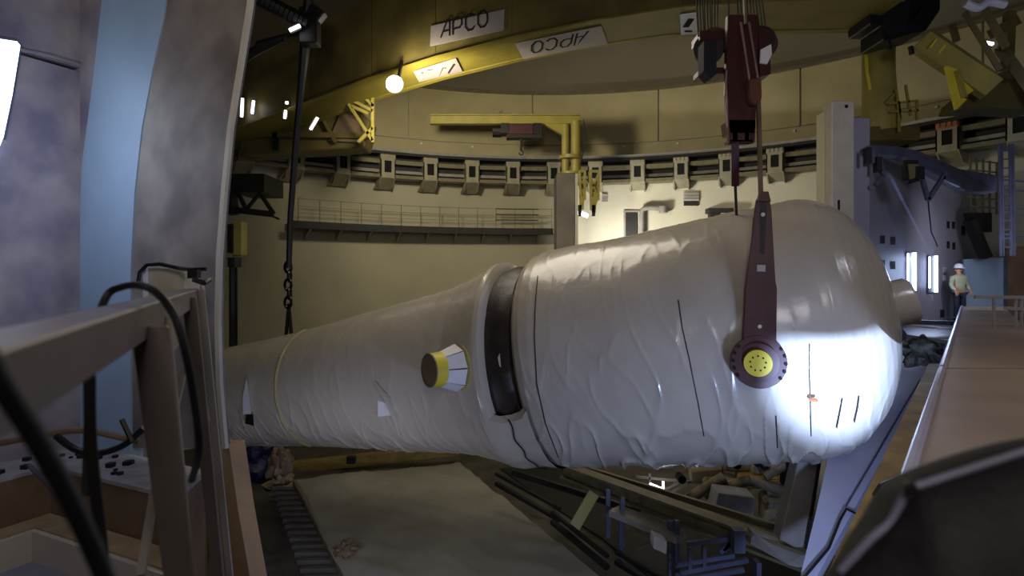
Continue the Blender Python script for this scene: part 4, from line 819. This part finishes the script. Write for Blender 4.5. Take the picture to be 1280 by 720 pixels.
mb = MB(); mb.prism([P(898, 616, 13.9), P(944, 622, 13.9), P(942, 654, 13.9), P(893, 640, 13.9)], (0, .5, .05)); wb = solo('white_cabinet', mb, mat('dull_white', (176, 176, 190), .5), 'dull white cabinet among the machinery under the vessel', 'cabinet', bevel=.02)
mb = MB(); mb.tube([P(952, 650+3*k, 13.9) for k in (0,)]+[P(970, 644, 13.8)], 0.09, 8); mb.tube([P(958, 642, 13.9), P(972, 640, 13.8)], 0.08, 8); solo('pipe_coil', mb, M['rubble'], 'small grey pipes stacked right of the dull white cabinet', 'pipes', smooth=True, piece='pipe')
# unseen work lamp, with a plate added to cut its blue-white beam
wl_ = thing('work_floodlight', 'unseen floodlight below the parapet ledge, with an added plate cutting its beam on the vessel', 'lamp', (LP[0], LP[1], -7))
L0 = Vector(LP); T0 = Vector((5.0, 8.55, -0.80)); hd = Vector((2, .7, .55)).normalized(); hm = L0+(T0-L0)*0.06
mb = MB(); mb.prism([hm-hd*.35, hm+hd*.35, hm+hd*.35+Vector((0, 0, .3)), hm-hd*.35+Vector((0, 0, .3))], (T0-L0).normalized()*-.01); part('beam_cut_plate', mb, M['dark'], wl_)
dd = (T0-L0).normalized(); mb = MB(); mb.tube([L0-dd*.25, L0-dd*.08], [.12, .18], 14); part('housing', mb, M['dark'], wl_)
mb = MB(); mb.tube([L0-dd*.2, (LP[0], LP[1]-.2, -7)], .03, 8); part('stand', mb, M['dark'], wl_)
# dark ragged bundle by the parapet
def lump(c, rx, ry, rz, seed, amp=.25, n=18, m_=12):
    mb = MB(); vs = []; fs = []
    for i in range(m_+1):
        t = PI*i/m_
        for k in range(n):
            a = 2*PI*k/n; d = Vector((math.sin(t)*math.cos(a), math.sin(t)*math.sin(a), math.cos(t))); f = 1+amp*noise.noise(d*2.2+Vector((seed, 0, 0)))*1.6
            vs.append((c[0]+d.x*rx*f, c[1]+d.y*ry*f, c[2]+d.z*rz*f))
    for i in range(m_):
        for k in range(n): fs.append((i*n+k, i*n+(k+1) % n, (i+1)*n+(k+1) % n, (i+1)*n+k))
    return mb.add(vs, fs)
solo('tarp_bundle', lump(P(1153, 441, 11.6), .38, .3, .28, 4, .5, 28, 18), mat('ragged_dark_tarp', (54, 54, 44), .7, var=.4, scale=8, bump=.6), 'ragged dark bundle between the vessel dome and the parapet', 'bundle', smooth=True)

# ------------------------------------------------------------------ sheeted slab and left floor
ZS = -6.5
sl = thing('sheeted_slab', 'low wide platform covered with a creased pale sheet under the vessel', 'platform', PZ(560, 650, -7.0))
cor = [PZ(366, 597, ZS), PZ(575, 576, ZS), PZ(592, 600, ZS), PZ(745, 720, ZS)]
e = (cor[3]-cor[2]).normalized(); e_l = (PZ(430, 720, ZS)-cor[0]).normalized()
q = cor+[cor[3]+e*6, PZ(430, 720, ZS)+e_l*6, PZ(430, 720, ZS)]
mb = MB(); mb.prism([v+Vector((0, 0, -.07)) for v in q], (0, 0, -0.43)); part('base', mb, M['olivest'], sl)
vs = []; fs = []; N1, N2 = 60, 60
la, lb, ra, rb_ = cor[0], q[5], cor[1], q[4]
for i in range(N1+1):
    for j in range(N2+1):
        t, s = i/N1, j/N2; p = (la.lerp(lb, t)).lerp(ra.lerp(rb_, t), s)
        h = 0.05*noise.noise(Vector((p.x*.7, p.y*.7, 0)))+0.05*max(0, 1-abs(noise.noise(Vector((p.x*.35+4, p.y*1.1+p.x*.2, 2))))*7)+0.03*max(0, 1-abs(noise.noise(Vector((p.x*1.3, p.y*.6, 9))))*8)
        edge = min(i, N1-i, j, N2-j)/2
        vs.append((p.x+(0.03*noise.noise(Vector((p.y, 0, 3))) if edge < 1 else 0), p.y, p.z+h+(-0.10 if edge == 0 else 0)))
for i in range(N1):
    for j in range(N2): a = i*(N2+1)+j; fs.append((a, a+1, a+N2+2, a+N2+1))
part('sheet', MB().add(vs, fs), M['sheet'], sl, smooth=True, label='creased pale protective sheet')
yb = thing('ochre_beam', 'long ochre beam lying behind the far edge of the sheeted slab', 'beam', P(450, 585, 20))
mb = MB(); mb.beam(P(360, 585, 20.2), P(572, 562, 20.6), .3, .42); part('beam', mb, mat('ochre_beam', (150, 126, 60), .6, var=.15), yb, bevel=.02)
mb = MB(); mb.box(tuple(P(433, 580, 19.7)), tuple(P(443, 571, 19.7)+Vector((0, .2, 0)))); part('clamp', mb, M['dark'], yb)
nt_ = lump(P(432, 686, 12.9), .22, .3, .10, 9, .6, 24, 14); solo('rope_heap', nt_, M['bore'], 'small tangled heap at the left edge of the sheeted slab', 'rope', smooth=True)
tr = thing('sleeper_track', 'dark row of short sleepers along the left edge of the sheeted slab', 'track', PZ(380, 660, -6.9))
a, b = PZ(352, 612, -6.75), PZ(400, 735, -6.75)
for k in range(16):
    t = k/15; p = a.lerp(b, t) if False else a+(b-a)*t; mb = MB(); mb.beam(p+Vector((-.28, 0, 0)), p+Vector((.62, .04, 0)), .16, .12); part('sleeper', mb, mat('sleeper_grey', (84, 80, 76), .7), tr, bevel=.01)
mb = MB(); mb.beam(a+Vector((.72, 0, .06)), b+Vector((.72, 0, .06)), .1, .2); part('side_rail', mb, M['dark'], tr)
nb = thing('navy_tarp_pile', 'navy blue tarpaulin heap at the foot of the vessel, left', 'tarpaulin', P(318, 600, 19.4))
part('tarp', lump(P(316, 578, 19.4), .75, .6, .62, 2, .4, 30, 20), M['navy'], nb, smooth=True)
part('bag', lump(P(350, 582, 19.0), .36, .35, .6, 7, .45, 24, 16), M['bore'], nb, smooth=True)
part('knot', lump(P(298, 568, 19.0), .3, .3, .35, 5, .4), M['ink'], nb, smooth=True)
solo('rubble_heap', lump(P(352, 604, 18.6), .4, .4, .22, 12, .6, 24, 16), M['rubble'], 'small pale heap at the far corner of the sheeted slab', 'rubble', smooth=True)

# ------------------------------------------------------------------ near left: panelled walls
K = Vector((-5.4, 7.0, 0)); dA = Vector((-.35, -.71, 0)).normalized(); dB = Vector((.94, -.42, 0)).normalized(); nB = Vector((.42, .94, 0)).normalized(); nA = Vector((-.71*1, .35, 0)).normalized()
wlft = thing('wall_left', None, None, (-5.4, 7, -7), kind='structure')
mb = MB(); a = K; b = K+dA*6; mb.prism([(a.x, a.y, -3.4), (b.x, b.y, -3.4), (b.x, b.y, 0.95+1.6), (a.x, a.y, 2.55)], nA*0.2); part('stained_panel', mb, M['pale_panel'], wlft, label='upper and middle stained wall sheet')
mb = MB(); mb.prism([(a.x, a.y, 2.60), (b.x, b.y, 2.60), (b.x, b.y, 6), (a.x, a.y, 6)], nA*0.2); part('stained_panel', mb, M['pale_panel'], wlft)
def bp(t, z): v = K+dB*t; return Vector((v.x, v.y, z))
def bt(px):
    """distance along wall B seen at pixel column px"""
    k = (px-640)/F; return (k*K.y-K.x)/(dB.x-k*dB.y)
def bq(px, py): t = bt(px); v = K+dB*t; return P(px, py, v.y)
def sill(pts, th, m, nm, par, **kw): mb = MB(); mb.prism([bq(*p) for p in pts], nB*th); return part(nm, mb, m, par, **kw)
wbk = thing('wall_left_return', None, None, (-4, 6.4, -7), kind='structure')
sill([(134, -60), (215, -60), (205, 20), (190, 90), (177, 160), (168, 240), (163, 340), (163, 620), (95, 620), (95, 340), (103, 200), (116, 100)], 0.15, M['bluepanel'], 'blue_panel', wbk, label='light blue painted panel')
sill([(60, -60), (134, -60), (116, 100), (103, 200), (95, 340), (95, 620), (60, 620)], 0.15, M['pale_panel'], 'pale_panel', wbk)
sill([(216, -60), (322, -60), (314, 10), (303, 80), (290, 160), (282, 240), (276, 320), (274, 400), (276, 480), (283, 560), (166, 560), (165, 340), (170, 240), (179, 160), (192, 90), (207, 20)], 0.05, M['panel'], 'grey_panel', wbk, label='stained grey steel column face')
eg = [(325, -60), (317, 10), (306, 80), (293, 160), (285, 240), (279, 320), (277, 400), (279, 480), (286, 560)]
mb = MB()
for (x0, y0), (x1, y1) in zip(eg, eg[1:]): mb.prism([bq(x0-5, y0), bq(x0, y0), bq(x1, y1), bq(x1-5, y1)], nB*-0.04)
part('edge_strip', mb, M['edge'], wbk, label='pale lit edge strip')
sill([(262, 556), (286, 556), (298, 640), (314, 730), (330, 800), (262, 800)], 0.2, mat('tan_board', (170, 142, 104), .5, var=.1), 'tan_board', wbk, label='tan board at the foot of the column')
# lit window on wall A
w1 = thing('window_1', None, None, (-5.9, 6.2, .8), kind='structure')
def aq(px, py):
    k = (px-640)/F; t = (k*K.y-K.x)/(dA.x-k*dA.y); v = K+dA*t; return P(px, py, v.y)-nA*0.03
mb = MB(); mb.prism([aq(-30, 46), aq(18, 53), aq(22, 58), aq(12, 120), aq(1, 172), aq(-10, 200), aq(-40, 200)], -nA*0.03); part('pane', mb, M['window'], w1)
mb = MB(); mb.tube([aq(-30, 45), aq(19, 52), aq(23, 58), aq(13, 121), aq(2, 174)], 0.02, 6); part('frame', mb, M['bluesteel'], w1)
# raised seam on wall A
mb = MB(); mb.tube([aq(20, 62), aq(60, 70), aq(120, 88)], 0.02, 6); part('weld_seam', mb, M['pale_panel'], wlft)
# stepped base ledges following both walls
Z1, Z2, Z3 = -2.10, -2.62, -2.95
base = thing('stepped_plinth', 'stepped brown and white plinth in the corner behind the railing', 'plinth', (-5, 5.5, -3.4))
IN = -(nA*0.5+nB*0.9)
def offs(dist):
    """inner corner of the two walls offset inwards by dist"""
    a = K-nA*dist; b = K-nB*dist; det = dA.x*dB.y-dA.y*dB.x; d = b-a; t = (d.x*dB.y-d.y*dB.x)/det; return a+dA*t
def step(d0, d1, z0, z1, m, nm, mx=2.9, **kw):
    c0, c1 = offs(d0), offs(d1); mb = MB()
    mb.prism([(c0+dA*5).to_3d(), c0, c1, c1+dA*5], (0, 0, 0)) if False else None
    def L(v, z): return Vector((v.x, v.y, z))
    mb.prism([L(c0+dA*5, z0), L(c0, z0), L(c1, z0), L(c1+dA*5, z0)], (0, 0, z1-z0))
    mb.prism([L(c0, z0), L(c0+dB*mx, z0), L(c1+dB*(mx-(d1-d0)*0.3), z0), L(c1, z0)], (0, 0, z1-z0))
    return part(nm, mb, m, base, **kw)
step(0.0, 0.60, -3.4, Z1-.04, M['brown'], 'riser', 2.3); step(0.0, 0.62, Z1-.04, Z1, mat('ledge_white', (160, 156, 158), .6, var=.15, scale=4), 'upper_ledge', 2.3, label='whitish ledge strewn with debris')
step(0.62, 0.88, -3.4, Z2, mat('beige_ledge', (168, 144, 108), .6, var=.15), 'lower_ledge', 2.2)
step(0.88, 0.93, -3.4, Z2-.02, M['edge'], 'white_board', 2.1)
mb = MB(); c = offs(0.91); mb.prism([(c.x, c.y, Z3), (c.x+dB.x*2.3, c.y+dB.y*2.3, Z3), (-0.9, 1.2, Z3), (-4.5, 0.2, Z3), (c.x+dA.x*5, c.y+dA.y*5, Z3)], (0, 0, -.15)); solo('floor_left', mb, mat('bluish_floor', (136, 134, 150), .5, var=.08), kind='structure')
rr = random.Random(5)
debris = MB()
for k in range(26):
    c0 = offs(rr.uniform(.15, .5)); d = dA*rr.uniform(0, 1.5) if k % 2 else dB*rr.uniform(0, 1.2); p = c0+d; s = rr.uniform(.015, .04)
    debris.box((p.x-s, p.y-s, Z1), (p.x+s, p.y+s, Z1+s*1.3))
solo('debris', debris, M['dark'], 'scattered dark crumbs of debris on the whitish ledge', 'debris', kind='stuff')
# railing
rail = thing('steel_railing', 'heavy grey box-section steel railing in the left foreground', 'railing', (-1.4, 2.5, Z3))
def rl(xp, Y, z): return Vector((xp-0.486*Y, Y, z))
mb = MB(); x0, x1, zt, zb = -.313, -.447, -.097, -.217
def rbox2(mb, x0, x1, z0, z1, Y0, Y1): return mb.prism([rl(x0, Y0, z0), rl(x1, Y0, z0), rl(x1, Y0, z1), rl(x0, Y0, z1)], rl(0, Y1, 0)-rl(0, Y0, 0))
part('top_rail', rbox2(MB(), x0, x1, zb, zt, .35, 4.35), mat('rail_mauve_grey', (128, 120, 124), .42, var=.08, scale=3, bump=.05), rail, bevel=.006)
lean = 0.11
def postm(px, py0, wpx, Y, depth, leanpx):
    mb = MB(); a = P(px-wpx/2, py0, Y); b = P(px+wpx/2, py0, Y); c = P(px+wpx/2+leanpx-wpx*.2, 740, Y); d = P(px-wpx/2+leanpx, 740, Y)
    mb.prism([a, b, c, d], rl(0, Y+depth, 0)-rl(0, Y, 0)); return mb
part('post', postm(186, 408, 47, 1.90, .05, 44), M['panel_dark'], rail, bevel=.004)
part('post', postm(207, 395, 10, 2.35, .05, 34), M['greyst'], rail, bevel=.003)
part('post', postm(236, 372, 18, 3.55, .10, 40), M['panel_dark'], rail, bevel=.004)
part('post', postm(250, 362, 10, 4.15, .10, 40), M['greyst'], rail, bevel=.003)
mb = MB(); mb.beam(P(228, 470, 3.0), P(207, 560, 2.6), .03, .03); mb.beam(P(205, 540, 2.6), P(176, 720, 2.2), .03, .03); part('brace', mb, M['greyst'], rail)
mb = MB(); mb.prism([P(196, 402, 2.3), P(223, 380, 2.9), P(222, 430, 2.9), P(206, 452, 2.35)], (0, .02, 0)); part('gusset', mb, M['greyst'], rail)
mb = MB(); mb.tube([P(243, 350, 4.2), P(256, 354, 4.1), P(262, 350, 4.3)], .02, 6); mb.box(tuple(P(234, 348, 4.3)), tuple(P(246, 337, 4.3)+Vector((0, .06, 0)))); part('end_clamp', mb, M['dark'], rail)
mb = MB(); mb.tube([P(253, 352, 4.4), P(262, 440, 4.4), P(262, 500, 4.4), P(257, 560, 4.4), P(248, 572, 4.4)], .012, 6); part('wire', mb, M['edge'], rail, smooth=True)
bx = thing('cream_cable_box', 'cream sheet-metal box behind the far end of the railing', 'box', P(206, 362, 5.6))
mb = MB(); mb.prism([P(182, 333, 5.2), P(232, 337, 5.2), P(232, 375, 5.2), P(182, 378, 5.2)], (0, .25, 0)); part('casing', mb, mat('cream_box', (184, 178, 158), .5), bx, bevel=.01)
mb = MB(); mb.beam(P(182, 333, 5.17), P(182, 378, 5.17), .03, .03); part('edge', mb, M['cover'], bx)
mb = MB(); mb.tube([P(173, 352, 5.1), P(175, 340, 5.1), P(184, 331, 5.1), P(200, 330, 5.1), P(222, 335, 5.1), P(238, 337, 4.9), P(258, 336, 4.9)], .018, 6); solo('thin_cable', mb, M['black'], 'thin black cable looping over the cream box', 'cable', smooth=True)
def arc(pts, n=8):
    out = []; pts = [Vector(p) for p in pts]; pts = [pts[0]*2-pts[1]]+pts+[pts[-1]*2-pts[-2]]
    for i in range(1, len(pts)-2):
        for k in range(n):
            t = k/n; a, b, c, d = pts[i-1:i+3]; out.append(0.5*((2*b)+(c-a)*t+(2*a-5*b+4*c-d)*t*t+(3*b-a-3*c+d)*t**3))
    out.append(pts[-2]); return out
mb = MB(); mb.tube(arc([P(108, 620, 1.75), P(112, 500, 1.8), P(118, 420, 1.9), P(133, 371, 2.0), P(152, 359, 2.0), P(176, 357, 1.95), P(198, 368, 1.85), P(218, 395, 1.8), P(232, 440, 1.8), P(243, 500, 1.85), P(249, 560, 1.9), P(240, 600, 2.1)]), .013, 8)
solo('looped_cable', mb, M['black'], 'black cable looped over the grey top rail', 'cable', smooth=True)
mb = MB(); mb.tube(arc([P(-30, 420, .62), P(0, 478, .66), P(40, 540, .70), P(85, 620, .74), P(122, 700, .78), P(150, 770, .8)]), .0125, 10)
solo('foreground_cable', mb, M['black'], 'thick black cable crossing the bottom left corner close to the camera', 'cable', smooth=True)
mb = MB(); mb.tube(arc([P(112, 470, 1.7), P(113, 540, 1.7), P(118, 600, 1.7), P(127, 680, 1.7), P(132, 740, 1.7)]), .016, 8)
solo('hanging_cable', mb, M['black'], 'straight black cable hanging down behind the top rail', 'cable', smooth=True)
mb = MB(); mb.tube(arc([P(70, 545, 4.8), P(95, 562, 4.8), P(125, 566, 4.8), P(155, 556, 4.8), P(180, 535, 4.8)]), .028, 8); mb.tube(arc([P(165, 552, 4.7), P(152, 524, 4.7)]), .02, 6)
solo('sagging_cable', mb, M['black'], 'black cable sagging between the hanging cable and the first post', 'cable', smooth=True, piece='strand')
mb = MB(); mb.tube(arc([P(-10, 556, 5.0), P(20, 550, 5.0), P(60, 543, 5.0), P(105, 538, 5.0), P(175, 552, 5.0)]), .03, 8)
solo('ledge_pipe', mb, M['bore'], 'brown pipe lying along the back of the whitish ledge', 'pipe', smooth=True)
mb = MB(); mb.tube([P(37, 582, 4.5), P(75, 620, 4.0)], .018, 6); solo('loose_stick', mb, M['bluesteel'], 'thin grey stick leaning from the whitish ledge', 'stick')

# ------------------------------------------------------------------ top right crane parts
bb = thing('black_crane_box', 'big black machinery box hanging at the top right of the girder', 'machinery', P(1130, 55, 15))
mb = MB(); mb.prism([P(1086, 6, 15), P(1110, 6, 15), P(1110, -30, 15), P(1176, -30, 15), P(1176, 12, 15), P(1158, 38, 15), P(1138, 42, 15), P(1112, 50, 15), P(1104, 50, 15), P(1104, 30, 15), P(1088, 30, 15)], (0, 1.0, 0)); part('casing', mb, M['black'], bb, bevel=.03)
mb = MB(); mb.prism([P(1100, -10, 14.9), P(1140, -10, 14.9), P(1135, 38, 14.9), P(1112, 44, 14.9), P(1106, 30, 14.9)], (0, .2, 0)); part('cover', mb, M['ink'], bb, bevel=.03)
for a, b in (((1110, 50), (1112, 62)), ((1138, 58), (1140, 68)), ((1145, 25), (1155, 8))): mb = MB(); mb.beam(P(*a, 14.8), P(*b, 14.8), .10, .08); part('bracket', mb, M['dark'], bb)
yc = thing('yellow_mast', 'upright yellow crane mast with a guard rail at its foot beside the pale fin', 'mast', P(1100, 155, 17))
mb = MB(); mb.tube([P(1102, 165, 17), P(1100, 140, 17), P(1098, 90, 17), P(1098, 30, 17)], [.5, .48, .44, .44], 20); part('tube', mb, M['yellow'], yc, smooth=True)
mb = MB(); mb.tube([P(1086, 45, 16.8), P(1082, 60, 16.8), P(1084, 90, 16.8), P(1088, 112, 16.8)], .05, 6); part('pipe', mb, M['yellow_bright'], yc, smooth=True)
for a, b in (((1120, 112), (1126, 150)), ((1132, 106), (1138, 145)), ((1110, 130), (1145, 126)), ((1112, 140), (1148, 138)), ((1118, 118), (1108, 128)), ((1146, 125), (1146, 150)), ((1124, 128), (1124, 165))): mb = MB(); mb.beam(P(*a, 16.4), P(*b, 16.4), .06, .06); part('guard_rail', mb, M['yellow'], yc)
mb = MB(); mb.box(tuple(P(1088, 175, 16.6)), tuple(P(1150, 158, 16.6)+Vector((0, .8, 0)))); part('foot', mb, M['olive'], yc)
yd = thing('yellow_truss', 'slanting yellow ribbed crane arm with a bright triangular bracket, top right', 'crane arm', P(1205, 100, 14.5))
mb = MB(); mb.beam(P(1150, 52, 14.8), P(1240, 112, 14.2), .4, .52); part('arm', mb, M['yellow'], yd, bevel=.02)
mb = MB(); mb.beam(P(1166, 42, 14.7), P(1244, 95, 14.1), .12, .14); mb.beam(P(1190, 30, 14.8), P(1196, 52, 14.8), .12, .12); mb.beam(P(1206, 16, 14.6), P(1250, 88, 14.2), .12, .12); mb.beam(P(1230, 10, 14.4), P(1258, 60, 14.2), .2, .12); part('upper_rail', mb, M['olive'], yd)
for k in range(5):
    mb = MB(); p = P(1162+11*k, 60+7*k, 14.45); mb.beam(p, p+Vector((.16, -.02, .22)), .04, .05); part('rib', mb, M['yellow_bright'], yd)
mb = MB(); mb.prism([P(1184, 82, 14.3), P(1196, 86, 14.3), P(1222, 110, 14.3), P(1204, 122, 14.3), P(1209, 124, 14.3), P(1197, 136, 14.3)], (0, .12, 0)); part('triangle_bracket', mb, M['yellow_bright'], yd)
mb = MB(); mb.beam(P(1196, 88, 14.25), P(1205, 122, 14.25), .12, .1); part('stiffener', mb, M['yellow'], yd)
og_ = thing('olive_bogie', 'dull olive crane bogie running on the ring at the far right', 'crane', P(1245, 140, 15))
mb = MB(); mb.prism([P(1205, 124, 14.9), P(1235, 100, 14.9), P(1300, 92, 14.9), P(1300, 138, 14.9), P(1240, 134, 14.9), P(1200, 136, 14.9)], (0, .8, 0)); part('casing', mb, M['olive'], og_, bevel=.03)
mb = MB(); mb.beam(P(1250, 60, 14.7), P(1300, 130, 14.2), .3, .25); mb.beam(P(1262, 15, 14.7), P(1258, 100, 14.6), .2, .2); mb.beam(P(1240, 42, 14.7), P(1270, 26, 14.7), .22, .25); mb.tube(arc([P(1248, 58, 14.5), P(1262, 66, 14.5), P(1262, 84, 14.5), P(1250, 94, 14.5)]), .07, 6); part('framing', mb, M['olive'], og_)
mb = MB(); mb.prism([P(1180, -10, 14.3), P(1212, 18, 14.3), P(1300, 40, 14.3), P(1300, -30, 14.3)], (0, .3, 0)) ; mb = MB()
mb.tube(arc([P(1206, 4, 14.2), P(1222, 10, 14.2), P(1236, 3, 14.2), P(1256, 6, 14.2)]), .1, 8); solo('white_duct', mb, M['cover'], 'short white curved duct at the top right corner', 'duct', smooth=True)

# ------------------------------------------------------------------ black bag close to the camera
bag = thing('black_bag', 'blurred black fabric bag with a pale lit rim on the parapet, bottom right', 'bag', (1.4, 1.1, -.95))
vs = []; fs = []
ridge = [(1020, 742), (1048, 712), (1085, 672), (1112, 648), (1132, 612), (1165, 598), (1205, 585), (1245, 572), (1300, 556), (1380, 545)]
for (x, y) in ridge:
    p = P(x, y, .95)
    for (dy, dz) in ((-.18, -.34), (-.14, -.12), (-.06, -.03), (0, 0), (.08, -.01), (.16, -.05), (.22, -.14), (.24, -.35)):
        f = .35+.65*min(1, max(0, (x-1020)/150)); vs.append((p.x+.02*noise.noise(Vector((x*.02, dy*9, 0)))+dy*.2, p.y+dy*f, p.z+dz*f))
for i in range(len(ridge)-1):
    for k in range(7): a = i*8+k; fs.append((a, a+1, a+9, a+8))
mb = MB().add(vs, fs); n = len(ridge)-1
o = part('body', mb, M['fabric'], bag, smooth=True); md = o.modifiers.new('s', 'SUBSURF'); md.levels = md.render_levels = 2
sd = o.modifiers.new('t', 'SOLIDIFY'); sd.thickness = .01
mb = MB(); mb.tube(arc([P(x, y, .95)+Vector((0, -.005, -.002)) for x, y in ridge[1:]]), .0065, 8); part('rim_light', mb, mat('lilac_rim_light', (130, 128, 150), .4), bag, smooth=True)  # pale light along the bag rim put in as a lilac tube
mb = MB(); mb.cyl(P(1134, 612, .93), P(1142, 606, .93), .010, 8); part('buckle', mb, M['black'], bag)

# repeats carry a group
for base_, grp_ in (('strip_lamp', 'small strip lamps around the crane'), ('folded_frame', 'yellow folded frames beside the pillar'), ('fluorescent_light', 'twin fluorescent lights on the right wall'), ('cable_tray', 'dark cable trays beside the sheeted slab')):
    for o in C.objects:
        if o.parent is None and o.name.split('.')[0] == base_: o['group'] = grp_
